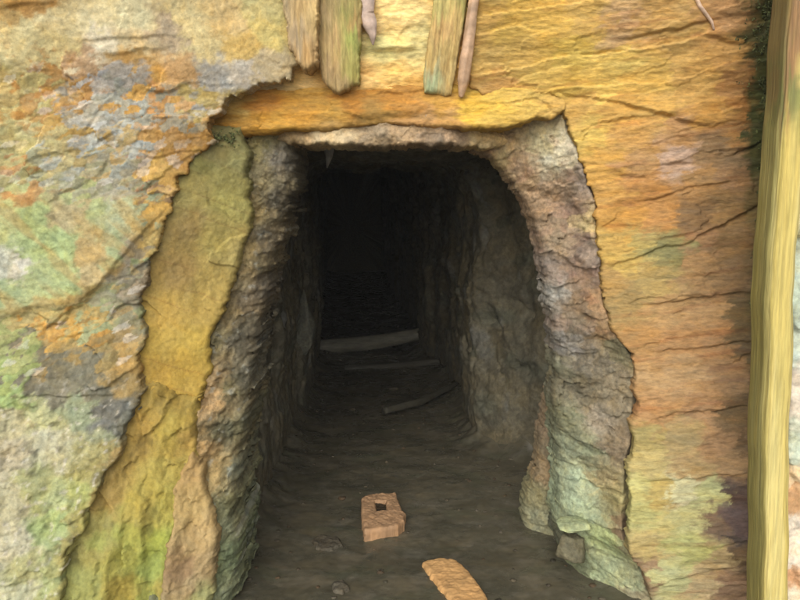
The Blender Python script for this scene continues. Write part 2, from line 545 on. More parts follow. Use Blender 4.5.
low_pts = [(170,400,172,138,60),(140,420,182,140,60),(170,430,188,157,65),(120,450,182,145,70),(160,470,187,162,75),(190,440,182,142,65),(110,500,182,145,75),(140,500,182,157,70),(165,500,182,162,70),(95,540,165,150,80),(130,540,172,162,70),(160,545,165,167,65),(150,570,160,168,80),(80,590,170,165,90),(120,590,177,150,60),(160,590,177,155,70),(100,470,165,130,65),(140,445,165,130,60)]
paint_low = Paint(low_pts, base_low, gain=(0.86, 0.91, 0.78))


def depth_low(x, z):
    f, _, _, _, _ = facets(x, z, 0.09, 0.6, 0.1, 151, 0.30, 0.22, 0.3)
    return base_low(x, z) + 0.7 * f + 0.02 * fbm(x * 9, z * 4, 153, 4) + 0.005 * fbm(x * 30, z * 22, 156, 4)


def colour_low(x, z):
    c = paint_low(x + 0.03 * fbm(x * 12, z * 8, 161, 4), z + 0.03 * fbm(x * 9 + 4, z * 9, 162, 4), 4)
    g = sstep(0.25, 0.7, fbm(x * 9, z * 7, 163, 5)) * sstep(0.6, 0.25, z)
    gr = lin((158, 172, 88)) * ALB
    c = c * (1 - 0.45 * g[:, None]) + 0.45 * g[:, None] * gr
    d = sstep(0.35, 0.8, fbm(x * 16, z * 12, 166, 5)) * 0.35
    return c * (1 - d[:, None])


o = slab('rock_slab', outline([(125,380),(160,382),(197,398),(198,420),(194,440),(196,470),(190,490),(178,520),(172,560),(168,600),(165,760),(20,760),(40,560),(80,460),(110,400)], base_low),
         depth_low, colour_low, M_smooth, thick=0.12, round_r=0.02, res=0.004, edge=0.014, edge_f=10, seed=7)
tag(o, 'yellow and lime green rock slab running down to the ground, below the smooth ochre slab', 'rock slab')


def base_flap(x, z):
    return base_reveal(x, z) - 0.005


flap_pts = [(195,470,196,156,82),(190,510,200,164,84),(197,540,192,158,90),(183,570,165,130,82),(205,570,188,156,96),(200,598,165,165,92),(210,530,200,165,95),(190,590,178,150,95)]
paint_flap = Paint(flap_pts, base_flap, sat=0.88, gain=(0.84, 0.82, 0.74))
o = slab('rock_slab', outline([(190,455),(200,470),(207,490),(213,520),(217,545),(214,575),(212,610),(208,760),(150,760),(160,580),(170,510),(180,470)], base_flap),
         lambda x, z: base_flap(x, z) + 0.02 * fbm(x * 9, z * 6, 171, 5) + 0.6 * facets(x, z, 0.06, 0.7, 0.2, 177, 0.3, 0.25)[0],
         lambda x, z: paint_flap(x + 0.02 * fbm(x * 14, z * 14, 173, 4), z + 0.02 * fbm(x * 14, z * 14, 175, 4), 4),
         M_smooth, thick=0.10, round_r=0.02, res=0.004, edge=0.012, edge_f=11, seed=9)
tag(o, 'narrow pinkish orange rock slab low beside the dark rough jamb', 'rock slab')

# ------------------------------------------------------------------ LEFT: rough dark jamb
def base_jamb_l(x, z):
    return 2.985 + 0.75 * (x + 0.58) - 0.33 * sstep(1.2, 0.05, z)


jl_pts = [(255,150,150,137,85),(260,180,130,117,80),(250,210,142,122,75),(245,250,142,122,76),(265,240,112,100,76),(278,160,105,98,84),(278,200,88,80,62),(235,280,128,112,76),(225,310,118,102,66),(250,300,108,94,70),(215,340,108,97,62),(240,340,98,90,70),(205,385,150,120,76),(215,400,158,127,82),(230,390,92,86,56),(250,380,104,98,78),(220,430,80,74,48),(235,430,98,95,68),(205,450,150,120,72),(215,470,152,127,76),(240,470,104,103,78),(225,510,94,93,62),(240,520,116,116,84),(225,560,98,107,72),(235,592,120,124,88),(268,290,95,85,68),(262,340,92,85,68)]  # these colours carry some of the shade on the jamb
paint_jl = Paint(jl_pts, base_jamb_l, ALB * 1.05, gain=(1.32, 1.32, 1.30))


def depth_jl(x, z):
    f1, *_ = facets(x, z, 0.055, 0.9, 0.2, 181, 0.5, 0.45, 0.35)
    f2, *_ = facets(x, z, 0.022, 1.0, 0.6, 184, 0.5, 0.5, 0.35)
    return base_jamb_l(x, z) + 0.5 * f1 + 0.55 * f2 + 0.035 * fbm(x * 6, z * 5, 187, 4) - 0.014 * np.abs(perlin(x * 22, z * 22, 188)) + 0.006 * fbm(x * 45, z * 45, 189, 3)


def colour_jl(x, z):
    _, px, pz, _, a = facets(x, z, 0.026, 1.0, 0.4, 184, 0.5, 0.5, 0.35)
    c = paint_jl(0.4 * x + 0.6 * px + 0.012 * fbm(x * 20, z * 20, 191, 4), 0.4 * z + 0.6 * pz + 0.012 * fbm(x * 20 + 3, z * 20, 192, 4), 3.5)
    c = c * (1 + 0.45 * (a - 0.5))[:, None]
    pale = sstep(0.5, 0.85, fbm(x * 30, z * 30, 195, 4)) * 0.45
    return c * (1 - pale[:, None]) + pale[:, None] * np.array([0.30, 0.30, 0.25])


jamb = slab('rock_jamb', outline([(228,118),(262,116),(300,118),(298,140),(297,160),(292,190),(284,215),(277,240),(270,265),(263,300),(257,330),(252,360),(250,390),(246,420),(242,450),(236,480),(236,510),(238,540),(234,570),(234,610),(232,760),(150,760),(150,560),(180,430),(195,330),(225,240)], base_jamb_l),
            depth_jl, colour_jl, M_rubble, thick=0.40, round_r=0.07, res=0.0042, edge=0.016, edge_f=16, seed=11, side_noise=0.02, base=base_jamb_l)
tag(jamb, 'rough dark grey brown rock edge on the left side of the tunnel mouth', 'rock jamb')

# ------------------------------------------------------------------ TOP: orange lintel, lip and overhang
def base_lintel(x, z):
    return 2.925 + 0 * x


lin_pts = [(225,125,200,145,50),(260,120,207,152,50),(235,108,205,165,80),(300,103,200,145,50),(350,99,188,128,45),(400,99,190,133,52),(440,103,200,150,60),(330,116,202,157,65),(280,122,202,152,55),(380,118,168,130,60),(420,118,187,142,85),(470,110,228,187,65),(500,115,228,192,80),(530,110,222,187,90),(552,115,212,172,90),(500,128,215,175,80),(450,118,195,150,85),(330,126,185,145,75),(260,105,195,130,45),(300,93,205,155,60)]
paint_lin = Paint(lin_pts, base_lintel, gain=(0.95, 0.88, 0.72))


def strat(x, z, slope, freq, seed):
    w = (z - slope * x) * freq + 0.35 * fbm(x * 2.2, z * 6, seed, 4)
    return w


def depth_lintel(x, z):
    w = strat(x, z, 0.06, 22, 201)
    led = perlin(w * 1.0, x * 0.8, 203)
    f1, *_ = facets(x, z, 0.07, 3.0, 0.06, 205, 0.25, 0.25, 0.2)
    lip = 0.05 * sstep(1.72, 1.65, z)                     # the lower edge falls back into the mouth
    top = 0.02 * sstep(1.79, 1.83, z)
    return base_lintel(x, z) + 0.009 * led + 0.35 * f1 + 0.008 * fbm(x * 8, z * 20, 207, 5) + lip + top + 0.002 * fbm(x * 60, z * 60, 209, 3)


def colour_lintel(x, z):
    w = strat(x, z, 0.06, 22, 201)
    c = paint_lin(x + 0.05 * fbm(x * 6, z * 24, 211, 4), z + 0.012 * fbm(x * 6, z * 30, 212, 4), 4)
    k = fbm(x * 3, w * 1.3, 213, 4)
    return c * (1 + 0.22 * k)[:, None]


lintel = slab('rock_lintel', outline([(180,125),(180,95),(255,84),(320,82),(420,82),(566,84),(567,98),(566,110),(552,118),(535,120),(515,126),(495,129),(470,131),(440,125),(405,126),(370,124),(330,131),(300,130),(262,133),(225,140),(205,140),(180,140)], base_lintel),
         depth_lintel, colour_lintel, M_strata, thick=0.30, round_r=0.022, res=0.004, edge=0.008, edge_f=9, seed=13, side_noise=0.01, base=base_lintel)
tag(lintel, 'orange and yellow banded rock lintel across the top of the tunnel mouth', 'rock lintel')


def base_lip(x, z):
    return 2.95 + 0.7 * np.clip(x - 0.15, 0, 1) + 0.6 * np.clip(-0.30 - x, 0, 1)


lip_pts = [(270,138,150,125,85),(290,135,178,147,100),(340,130,192,167,122),(400,130,167,137,97),(450,132,177,147,112),(480,135,202,172,117),(500,140,197,167,112),(530,150,192,152,112),(370,140,140,120,90),(440,140,130,110,85)]
paint_lip = Paint(lip_pts, base_lip, gain=(1.3, 1.3, 1.3))


def depth_lip(x, z):
    f1, *_ = facets(x, z, 0.04, 2.0, 0.1, 221, 0.4, 0.4, 0.3)
    return base_lip(x, z) + 0.6 * f1 + 0.018 * fbm(x * 10, z * 14, 223, 5)


lip = slab('lip', outline([(240,110),(520,110),(535,128),(520,138),(505,146),(488,149),(470,145),(445,146),(420,143),(385,147),(350,146),(318,144),(290,144),(272,142),(262,132)], base_lip),
         depth_lip, lambda x, z: paint_lip(x + 0.03 * fbm(x * 14, z * 20, 225, 4), z + 0.01 * fbm(x * 14, z * 20, 226, 4), 4), M_rubble,
         thick=0.35, round_r=0.02, res=0.004, edge=0.010, edge_f=14, seed=15, side_noise=0.010, parent=lintel, base=base_lip)
tag(lip, 'thin jagged pinkish grey lip')


def base_over(x, z):
    return 2.957 - 0.35 * np.clip(z - 1.83, -0.1, 3)


ov_pts = [(270,30,205,192,135),(285,60,218,162,92),(270,75,197,177,132),(290,78,217,182,112),(360,20,227,192,122),(400,20,237,207,132),(360,72,232,187,107),(400,75,227,187,102),(380,48,205,197,127),(350,45,205,195,130),(415,45,205,195,130),(410,90,217,162,72),(340,88,212,160,75),(480,20,212,167,77),(510,20,222,177,70),(550,20,227,177,65),(480,60,217,172,82),(520,60,222,177,80),(550,70,227,182,75),(500,88,207,152,72),(395,5,232,200,125),(430,-60,225,185,100),(540,-60,220,175,75),(330,-60,220,190,120),(600,40,225,180,80),(460,45,205,150,70)]
paint_ov = Paint(ov_pts, base_over, gain=(1.30, 1.22, 1.10))


def depth_over(x, z):
    w = strat(x, z, 0.10, 16, 231)
    f1, *_ = facets(x, z, 0.10, 2.4, 0.12, 233, 0.22, 0.20, 0.2)
    k = np.exp(-((z - on_base(385, 47, base_over)[2]) / 0.012) ** 2) * sstep(0.09, 0.05, np.abs(x + 0.02))
    return base_over(x, z) + 0.010 * perlin(w, x * 0.9, 235) + 0.35 * f1 + 0.006 * fbm(x * 7, z * 16, 237, 5) + 0.0025 * fbm(x * 40, z * 60, 239, 3) - 0.02 * k


def colour_over(x, z):
    w = strat(x, z, 0.10, 16, 231)
    c = paint_ov(x + 0.03 * fbm(x * 7, z * 18, 241, 4), z + 0.015 * fbm(x * 7, z * 18, 242, 4), 4)
    return c * (1 + 0.14 * fbm(x * 4, w * 2, 243, 4))[:, None]


o = slab('rock_overhang', outline([(140,-220),(520,-220),(520,-60),(510,60),(510,96),(500,98),(470,99),(430,96),(380,93),(330,95),(290,92),(255,92),(200,112),(150,112)], base_over),
         depth_over, colour_over, M_strata, thick=0.25, round_r=0.015, res=0.0045, edge=0.006, edge_f=14, seed=17)
tag(o, 'cream and yellow sloping rock overhang above the orange lintel', 'rock overhang')

# ------------------------------------------------------------------ RIGHT: layered wall
def base_right(x, z):
    y = 2.92 - 0.30 * sstep(1.5, 0.0, z) - 0.10 * (np.maximum(x, 0.62) - 0.8)
    return y - 0.35 * np.clip(z - 1.83, 0, 3)


rt_pts = [
 (480,20,212,167,77),(510,20,222,177,70),(550,20,227,177,65),(480,60,217,172,82),(520,60,222,177,80),(550,70,227,182,75),(500,88,207,152,72),(460,45,205,155,75),(500,-60,220,175,75),
 (580,20,225,177,80),(620,30,217,172,117),(660,15,217,167,87),(720,15,207,152,92),(770,10,115,97,50),
 (570,55,227,187,70),(620,60,227,187,80),(680,45,217,167,80),(720,60,212,157,77),(762,50,85,82,40),
 (570,85,222,177,65),(600,85,237,192,80),(650,80,227,177,70),(700,85,222,167,75),(742,85,197,137,70),(765,85,90,92,42),
 (580,110,217,167,75),(620,112,217,162,65),(660,105,217,167,75),(710,110,217,157,65),(745,110,202,137,60),(770,110,75,82,38),
 (590,130,222,182,75),(630,140,207,152,70),(680,130,192,142,87),(730,130,192,137,70),(762,135,80,85,40),
 (600,165,217,162,65),(640,165,197,147,87),(680,160,197,162,142),(720,150,157,122,82),(755,160,110,95,55),
 (610,190,207,152,65),(650,185,192,132,60),(700,180,182,132,72),(740,180,177,132,87),
 (620,215,207,147,55),(660,215,197,137,65),(695,218,140,106,68),(730,210,165,125,72),
 (610,245,197,157,70),(640,250,177,157,85),(668,250,140,132,77),(700,235,166,122,78),(735,240,162,122,72),
 (615,280,182,142,75),(650,280,177,147,80),(700,275,167,127,80),(740,275,152,117,77),(625,262,200,165,75),
 (630,305,167,137,80),(670,310,190,146,90),(710,310,184,140,88),(745,310,125,100,60),
 (640,340,182,132,70),(680,340,182,132,78),(720,340,176,126,74),(745,345,120,95,60),
 (650,375,188,146,94),(690,375,182,142,94),(730,375,164,124,82),
 (650,410,187,137,82),(700,405,180,134,88),(740,410,120,95,60),
 (645,440,172,152,85),(680,440,167,142,92),(720,445,164,124,84),(745,440,125,95,60),
 (650,465,187,167,102),(690,465,176,144,92),(730,465,168,130,86),
 (640,490,192,182,107),(660,492,182,157,80),(680,492,202,197,152),(710,495,177,177,117),(738,500,92,72,65),
 (640,515,177,172,102),(690,515,177,172,112),(722,522,118,92,70),(740,530,82,68,60),
 (645,545,182,162,102),(690,550,167,167,97),(720,555,167,142,97),(745,560,110,85,57),
 (670,575,177,177,122),(700,580,182,157,112),(730,587,152,117,87),(640,570,150,120,90),
 (640,660,160,140,100),(720,660,150,120,90),(800,100,110,100,55),(800,400,110,90,60),(680,-60,215,165,85),(800,-60,150,120,70)]
paint_rt = Paint(rt_pts, base_right, sat=0.95, gain=(0.95, 0.93, 0.80))


def fields_right(x, z):
    sl = 0.15 - 0.09 * sstep(1.35, 0.9, z)
    w = (z - sl * (x - 0.9)) * 17 + 0.55 * fbm(x * 2.0, z * 5, 251, 4)
    fl = np.floor(w + 0.25 * perlin(x * 5, z * 9, 252))
    fr = w + 0.25 * perlin(x * 5, z * 9, 252) - fl
    P = _tab(255)
    h = P[3][fl.astype(np.int64) & 255]
    h2 = P[4][fl.astype(np.int64) & 255]
    ledge = (h - 0.5) * 0.022 - 0.016 * fr * (0.3 + h2)          # each bed leans out, then steps back
    smoothband = np.exp(-((z - 0.50) / 0.16) ** 2)
    f1, ax, az, _, a1 = facets(x, z, 0.075, 3.4, 0.17, 257, 0.28, 0.26, 0.3)
    f2, bx, bz, _, a2 = facets(x, z, 0.028, 3.0, 0.12, 261, 0.35, 0.35, 0.3)
    d = 0.42 * ledge * (1 - 0.75 * smoothband) + f1 * 0.30 * (1 - 0.5 * smoothband) + f2 * 0.16 + 0.0035 * fbm(x * 6, z * 20, 263, 4) + 0.0015 * fbm(x * 30, z * 70, 267, 3) + 0.02 * fbm(x * 3, z * 3, 269, 3)
    for (x0, z0, x1, z1, hh, sd) in CRACKS:
        L = math.hypot(x1 - x0, z1 - z0)
        tx, tz = (x1 - x0) / L, (z1 - z0) / L
        u = (x - x0) * tx + (z - z0) * tz
        v = -(x - x0) * tz + (z - z0) * tx + 0.008 * fbm(u * 8, u * 0 + sd, sd, 5, 0.6)
        along = sstep(-0.04, 0.06, u) * sstep(L + 0.04, L - 0.08, u)
        d = d - hh * along * sstep(-0.003, 0.003, v) * np.exp(-np.clip(v, 0, 9) / 0.09) + 0.8 * hh * along * np.exp(-((v + 0.005) / 0.006) ** 2)
    return d, ax, az, bx, bz, a2, fl


def WR(px, py):
    a = on_base(px, py, base_right)
    return a[0], a[2]


CRACKS = []
for a, b, hh, sd in (((560, 92), (620, 103), 0.018, 921), ((615, 102), (705, 126), 0.028, 922), ((620, 38), (715, 20), 0.020, 923),
                     ((700, 33), (745, 45), 0.020, 924), ((655, 165), (695, 162), 0.022, 925), ((640, 200), (740, 178), 0.018, 926),
                     ((690, 240), (760, 205), 0.028, 927), ((610, 265), (690, 240), 0.018, 928), ((640, 305), (760, 290), 0.02, 929),
                     ((650, 352), (760, 340), 0.016, 930), ((640, 482), (750, 474), 0.015, 931), ((655, 582), (740, 565), 0.02, 932),
                     ((560, 55), (665, 48), 0.012, 933), ((730, 155), (765, 140), 0.03, 934), ((660, 415), (750, 405), 0.014, 935)):
    CRACKS.append(WR(*a) + WR(*b) + (hh * 0.5, sd))


def colour_right(x, z):
    d, ax, az, bx, bz, a2, fl = fields_right(x, z)
    m = 0.45
    px = x * (1 - m) + bx * m + 0.036 * fbm(x * 10, z * 20 - x * 4, 271, 7, 0.64)
    pz = z * (1 - m) + bz * m + 0.018 * fbm(x * 10, z * 22 - x * 4, 273, 7, 0.64)
    c = paint_rt(px, pz, 6.0)
    k = fbm(x * 4, z * 42 - 6 * x, 275, 4)
    c = c * (1 + 0.09 * k + 0.14 * (a2 - 0.5))[:, None]
    # reddish bedding seams
    r = sstep(0.35, 0.8, fbm(x * 3, z * 30 - 4 * x, 277, 4)) * 0.5
    c = c * (1 - r[:, None] * np.array([0.25, 0.42, 0.45]))
    # dark mineral blotch beside the pillar
    bx0, bz0 = WR(735, 520)
    bl = sstep(0.1, 0.45, np.exp(-(((x - bx0) / 0.075) ** 2 + ((z - bz0) / 0.085) ** 2)) - 0.35 + 0.45 * fbm(x * 17, z * 17, 279, 5, 0.6))
    c = c * (1 - 0.8 * bl[:, None]) + 0.8 * bl[:, None] * lin((92, 74, 68)) * 0.8
    # damp green-black film along the seam beside the pillar
    seam = 1.16 + 0.02 * (z - 1.0) * 4
    sx = on_base(768, 80, base_right)[0]
    al = sstep(0.0, 0.55, np.exp(-((x - sx) / 0.06) ** 2) + 0.45 * fbm(x * 14, z * 9, 283, 5) * sstep(sx - 0.22, sx - 0.02, x) - 0.35 + 0.25 * sstep(1.5, 2.0, z))
    al = al * (0.35 + 0.65 * sstep(1.2, 1.7, z))
    c = c * (1 - 0.8 * al[:, None]) + 0.8 * al[:, None] * lin((78, 82, 42)) * 0.85
    return c


F_out = [(466,-220),(930,-220),(930,760),(668,760),(655,606),(648,585),(638,565),(628,545),(630,500),(630,470),(634,440),(636,400),(636,365),(625,345),(612,325),(604,300),(602,265),(598,235),(597,205),(588,180),(578,150),(568,128),(562,100),(545,95),(510,93),(480,93),(468,84),(466,40)]
o = slab('layered_rock_wall', outline(F_out, base_right), lambda x, z: base_right(x, z) + fields_right(x, z)[0], colour_right, M_strata,
         thick=0.05, round_r=0.006, res=0.0042, edge=0.013, edge_f=12, seed=19, base=base_right)
tag(o, 'orange brown layered rock wall right of the tunnel mouth, with thin sloping beds', 'rock wall')

# ------------------------------------------------------------------ RIGHT: rough jamb
EDGE_R = [(560,60),(562,100),(568,128),(578,150),(588,180),(597,205),(598,235),(602,265),(604,300),(612,325),(625,345),(636,365),(636,400),(634,440),(630,470),(630,500),(628,545),(638,565),(648,585),(655,606),(668,760)]
_er = np.array(outline(EDGE_R, base_right))[::-1]


def base_jamb_r(x, z):
    xe = np.interp(z, _er[:, 1], _er[:, 0])
    return base_right(np.minimum(x, xe), z) + 0.02 + 0.06 * sstep(0.9, 0.1, z) + (0.85 + 0.55 * sstep(0.8, 0.3, z)) * np.clip(xe - x, 0, 9) + 0.8 * np.clip(x - xe, 0, 9) - 0.05 * sstep(0.3, 0.0, z)


def base_jamb_r_old(x, z):
    return 2.965 - 0.19 * sstep(1.5, 0.1, z) + 0.95 * np.clip(0.86 - x, -0.1, 9) - 0.06 * sstep(0.45, 0.0, z)


jr_pts = [(490,150,185,150,115),(500,158,202,172,112),(520,165,182,147,107),(545,145,197,182,132),(555,160,207,197,162),(570,150,202,187,152),(560,185,167,137,102),(585,180,152,132,112),(540,200,172,137,97),(570,210,152,122,97),(590,225,192,167,107),(560,240,167,142,107),(580,240,142,117,97),(550,270,152,132,112),(580,270,152,122,97),(595,260,152,132,112),(555,295,172,167,152),(575,300,137,112,82),(600,305,172,132,87),(580,330,132,117,92),(570,345,142,137,127),(600,330,152,122,82),(620,350,122,112,77),(590,360,122,112,92),(560,370,122,117,87),(610,390,137,122,92),(580,390,112,102,77),(625,410,142,127,97),(600,420,152,137,112),(570,420,127,127,92),(570,450,142,147,112),(590,450,132,137,102),(615,450,137,117,87),(630,440,152,132,102),(580,480,166,178,138),(580,510,168,182,140),(605,480,167,147,97),(620,500,172,157,97),(605,540,168,180,115),(630,530,152,122,87),(580,560,127,132,92),(600,570,168,180,132),(625,580,176,182,132),(640,595,167,152,112),(570,545,112,112,87),(560,590,110,110,80)]  # colours include shade, a bit darker in the lower parts
paint_jr = Paint(jr_pts, base_jamb_r, ALB * 0.98)


def depth_jr(x, z):
    xe = np.interp(z, _er[:, 1], _er[:, 0])
    fade = sstep(0.03, -0.02, x - xe)
    b = base_jamb_r(x, z)
    return b + (depth_jr0(x, z) - b) * (0.25 + 0.75 * fade) + 0.03 * (1 - fade)


def depth_jr0(x, z):
    f1, *_ = facets(x, z, 0.07, 1.5, 0.12, 301, 0.40, 0.40, 0.3)
    f2, *_ = facets(x, z, 0.028, 1.7, 0.2, 304, 0.45, 0.45, 0.3)
    col = 0.03 * np.abs(perlin(x * 11 + 0.6 * perlin(x * 3, z * 4, 309), z * 1.6, 308)) * sstep(1.0, 0.6, z)
    return base_jamb_r(x, z) + 0.7 * f1 + 0.5 * f2 + 0.028 * fbm(x * 6, z * 6, 306, 5) + 0.005 * fbm(x * 40, z * 40, 307, 3) + col


def colour_jr(x, z):
    _, px, pz, _, a = facets(x, z, 0.028, 1.7, 0.2, 304, 0.45, 0.45, 0.3)
    c = paint_jr(0.4 * x + 0.6 * px + 0.014 * fbm(x * 18, z * 18, 311, 4), 0.4 * z + 0.6 * pz + 0.014 * fbm(x * 18 + 3, z * 18, 312, 4), 3.5)
    c = c * (1 + 0.36 * (a - 0.5))[:, None]
    pink = sstep(0.2, 0.7, fbm(x * 12, z * 14, 315, 4)) * 0.22 * sstep(0.7, 1.0, z)
    return c * (1 - pink[:, None] * np.array([0.1, 0.45, 0.35]))


jr = slab('rock_jamb', outline([(470,120),(580,95),(640,200),(670,360),(665,540),(690,760),(585,760),(572,600),(566,570),(560,545),(556,528),(560,500),(558,470),(556,430),(553,400),(556,375),(556,350),(553,325),(549,300),(546,280),(543,258),(537,235),(531,215),(522,198),(512,180),(500,168),(488,156),(475,150)], base_jamb_r),
          depth_jr, colour_jr, M_rubble, thick=0.20, round_r=0.03, res=0.0042, edge=0.012, edge_f=20, seed=23, side_noise=0.014, base=base_jamb_r)
tag(jr, 'rough pinkish grey rock edge on the right side of the tunnel mouth', 'rock jamb')

# narrow rib standing behind the right jamb
def base_rib(x, z):
    return 3.38 + 0.9 * (0.60 - x) - 0.08 * sstep(0.5, 0, z)


rib_pts = [(545,400,142,120,88),(545,430,137,115,85),(545,470,137,115,80),(540,500,125,118,80),(548,520,130,128,95),(555,450,125,110,80)]  # low jamb colours, with some shade in them
paint_rib = Paint(rib_pts, base_rib, ALB * 1.3)


def depth_rib(x, z):
    f2, *_ = facets(x, z, 0.03, 1.0, 0.2, 324, 0.5, 0.5, 0.3)
    return base_rib(x, z) + 0.8 * f2 + 0.025 * fbm(x * 8, z * 8, 326, 5) + 0.004 * fbm(x * 40, z * 40, 327, 3)


o = slab('rib', outline([(575,370),(556,384),(549,395),(545,420),(540,445),(538,470),(530,490),(526,505),(524,540),(620,560),(620,380)], base_rib), depth_rib,
         lambda x, z: paint_rib(x + 0.02 * fbm(x * 20, z * 20, 331, 4), z + 0.02 * fbm(x * 20, z * 20, 332, 4), 4), M_rubble,
         thick=0.14, round_r=0.04, res=0.004, edge=0.010, edge_f=22, seed=25, side_noise=0.008, parent=jr)
tag(o, 'narrow brown rib standing on the floor')

# ------------------------------------------------------------------ generic floor stones (horizontal plates)
def floor_plate(name, pts, top, thick, rgb, label, cat, mat, res=0.004, holes=(), edge=0.004, seed=41, z=0.0, rough=0.004, tilt=(0, 0), group=None, r=0.012, parent=None):
    poly = [on_floor(px, py, z + top) for px, py in pts]
    hs = [[on_floor(px, py, z + top) for px, py in h] for h in holes]
    cx, cy = np.mean(poly, 0)
    col = lin(rgb) * ALB

    def dep(x, y):
        return z + top + tilt[0] * (x - cx) + tilt[1] * (y - cy) + rough * fbm(x * 22, y * 22, seed, 4) + rough * 0.4 * fbm(x * 70, y * 70, seed + 3, 3)

    def colr(x, y):
        k = 1 + 0.2 * fbm(x * 14, y * 14, seed + 5, 5) - 0.2 * sstep(0.4, 0.8, fbm(x * 40, y * 40, seed + 9, 3))
        return col[None, :] * k[:, None]
    o = slab(name, poly, dep, colr, mat, thick=thick, round_r=r, res=res, edge=edge, edge_f=30, seed=seed, holes=hs, horizontal=True, back=True, side_noise=0.004, parent=parent)
    return tag(o, label, cat, group)


# ------------------------------------------------------------------ tunnel
def tunnel_axis(Y):
    return -0.0726 * (Y - 3.05)


ST = np.array([  # y, left wall x, right wall x, roof z
    (3.08, -0.80, 0.95, 1.76), (3.30, -0.68, 0.84, 1.72), (3.55, -0.645, 0.84, 1.71), (4.10, -0.66, 0.88, 1.72), (4.36, -0.66, 0.62, 1.70),
    (4.55, -0.665, 0.46, 1.69), (5.0, -0.66, 0.43, 1.70), (5.5, -0.655, 0.45, 1.70), (5.75, -0.66, 0.44, 1.71), (6.6, -0.72, 0.36, 1.75), (6.9, -0.73, 0.25, 1.80), (7.2, -0.76, 0.20, 1.84),
    (8.5, -0.90, 0.18, 1.9), (11, -1.1, -0.06, 1.95), (15.5, -1.45, -0.30, 2.0)])


def build_tunnel():
    ys = np.concatenate([np.arange(3.08, 5.6, 0.009), np.arange(5.6, 7.6, 0.018), np.arange(7.6, 15.5, 0.05)])
    n = 420
    s = np.linspace(0, 1, n)
    xl, xr, zt = (np.interp(ys, ST[:, 0], ST[:, k]) for k in (1, 2, 3))
    # profile: up the left wall, over the rounded roof, down the right wall
    V = []
    for i, Y in enumerate(ys):
        w, h = xr[i] - xl[i], zt[i] + 0.25
        per = 2 * h + w
        a = s * per
        x = np.where(a < h, xl[i], np.where(a < h + w, xl[i] + (a - h), xr[i]))
        z = np.where(a < h, a, np.where(a < h + w, h, h - (a - h - w))) - 0.25
        # round the corners at the roof
        cx, r = (xl[i] + xr[i]) / 2, 0.22
        dx = np.clip(np.abs(x - cx) - (w / 2 - r), 0, None)
        dz = np.clip(z - (zt[i] - r), 0, None)
        L = np.sqrt(dx ** 2 + dz ** 2)
        sc = np.where(L > r, r / np.maximum(L, 1e-6), 1)
        both = (dx > 0) & (dz > 0)
        x = np.where(both, cx + np.sign(x - cx) * (w / 2 - r + dx * sc), x)
        z = np.where(both, zt[i] - r + dz * sc, z)
        # walls lean in toward the roof on the right
        x = x - np.where(x > cx, 0.06 * sstep(1.0, 1.7, z), 0)
        V.append(np.stack([x, np.full(n, Y), z], -1))
    V = np.array(V)
    A = np.broadcast_to((s * 4.6)[None, :], V.shape[:2])
    B = V[..., 1]
    f1, _, _, _, a1 = facets(A.ravel(), B.ravel(), 0.16, 0.8, 0.3, 401, 0.45, 0.40, 0.3)
    f2, _, _, _, a2 = facets(A.ravel(), B.ravel(), 0.05, 1.0, 0.5, 405, 0.5, 0.45, 0.3)
    rib = fbm(A.ravel() * 0.7, B.ravel() * 3.0, 407, 3) * 0.05            # buttress-like ribs running up the walls
    d = (0.24 * f1 + 0.15 * f2 + 0.030 * fbm(A.ravel() * 3.0, B.ravel() * 3.0, 409, 4) + rib + 0.006 * fbm(A.ravel() * 30, B.ravel() * 30, 413, 3)).reshape(A.shape)
    d = d * sstep(3.05, 3.35, B) * (0.25 + 0.75 * sstep(-0.05, 0.5, V[..., 2]))
    # push along the profile normal, into the rock
    dV = np.gradient(V, axis=1)
    nx, nz = -dV[..., 2], dV[..., 0]
    ln = np.sqrt(nx ** 2 + nz ** 2) + 1e-9
    V[..., 0] += nx / ln * d
    V[..., 2] += nz / ln * d
    V[..., 1] += 0.5 * d
    m = len(ys)
    I = np.arange(m * n).reshape(m, n)
    q = np.stack([I[:-1, :-1], I[:-1, 1:], I[1:, 1:], I[1:, :-1]], -1).reshape(-1, 4)
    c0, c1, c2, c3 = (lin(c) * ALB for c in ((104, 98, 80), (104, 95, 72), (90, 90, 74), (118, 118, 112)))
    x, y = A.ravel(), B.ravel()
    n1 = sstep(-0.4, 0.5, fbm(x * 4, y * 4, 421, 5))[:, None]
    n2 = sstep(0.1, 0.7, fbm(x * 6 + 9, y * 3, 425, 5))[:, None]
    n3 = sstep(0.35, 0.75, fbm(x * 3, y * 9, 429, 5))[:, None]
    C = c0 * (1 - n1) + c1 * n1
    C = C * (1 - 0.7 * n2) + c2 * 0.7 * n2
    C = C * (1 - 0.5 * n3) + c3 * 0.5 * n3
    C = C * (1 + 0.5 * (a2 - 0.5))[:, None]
    V2 = V.reshape(-1, 3)
    # closed end
    sq = np.broadcast_to(((s[:-1] + s[1:]) / 2)[None, :], (m - 1, n - 1)).ravel()
    ring = I[-1]
    endc = len(V2)
    V2 = np.concatenate([V2, [[tunnel_axis(15.5) - 0.1, 15.9, 0.9]]])
    C = np.concatenate([C, [c0]])
    t = np.stack([ring, np.roll(ring, -1), np.full(n, endc)], -1)
    root = bpy.data.objects.new('tunnel', None)
    COL.objects.link(root)
    tag(root, 'dark grey brown tunnel going back into blackness between the rough jambs', 'tunnel')
    for nm, f in (('side_wall', q[sq < 0.36]), ('roof', q[(sq >= 0.36) & (sq <= 0.64)]), ('side_wall', q[sq > 0.64]), ('end_wall', t)):
        us, inv = np.unique(f, return_inverse=True)
        raw_mesh(nm, V2[us], inv.reshape(f.shape), M_tunnel, C[us], root)


build_tunnel()

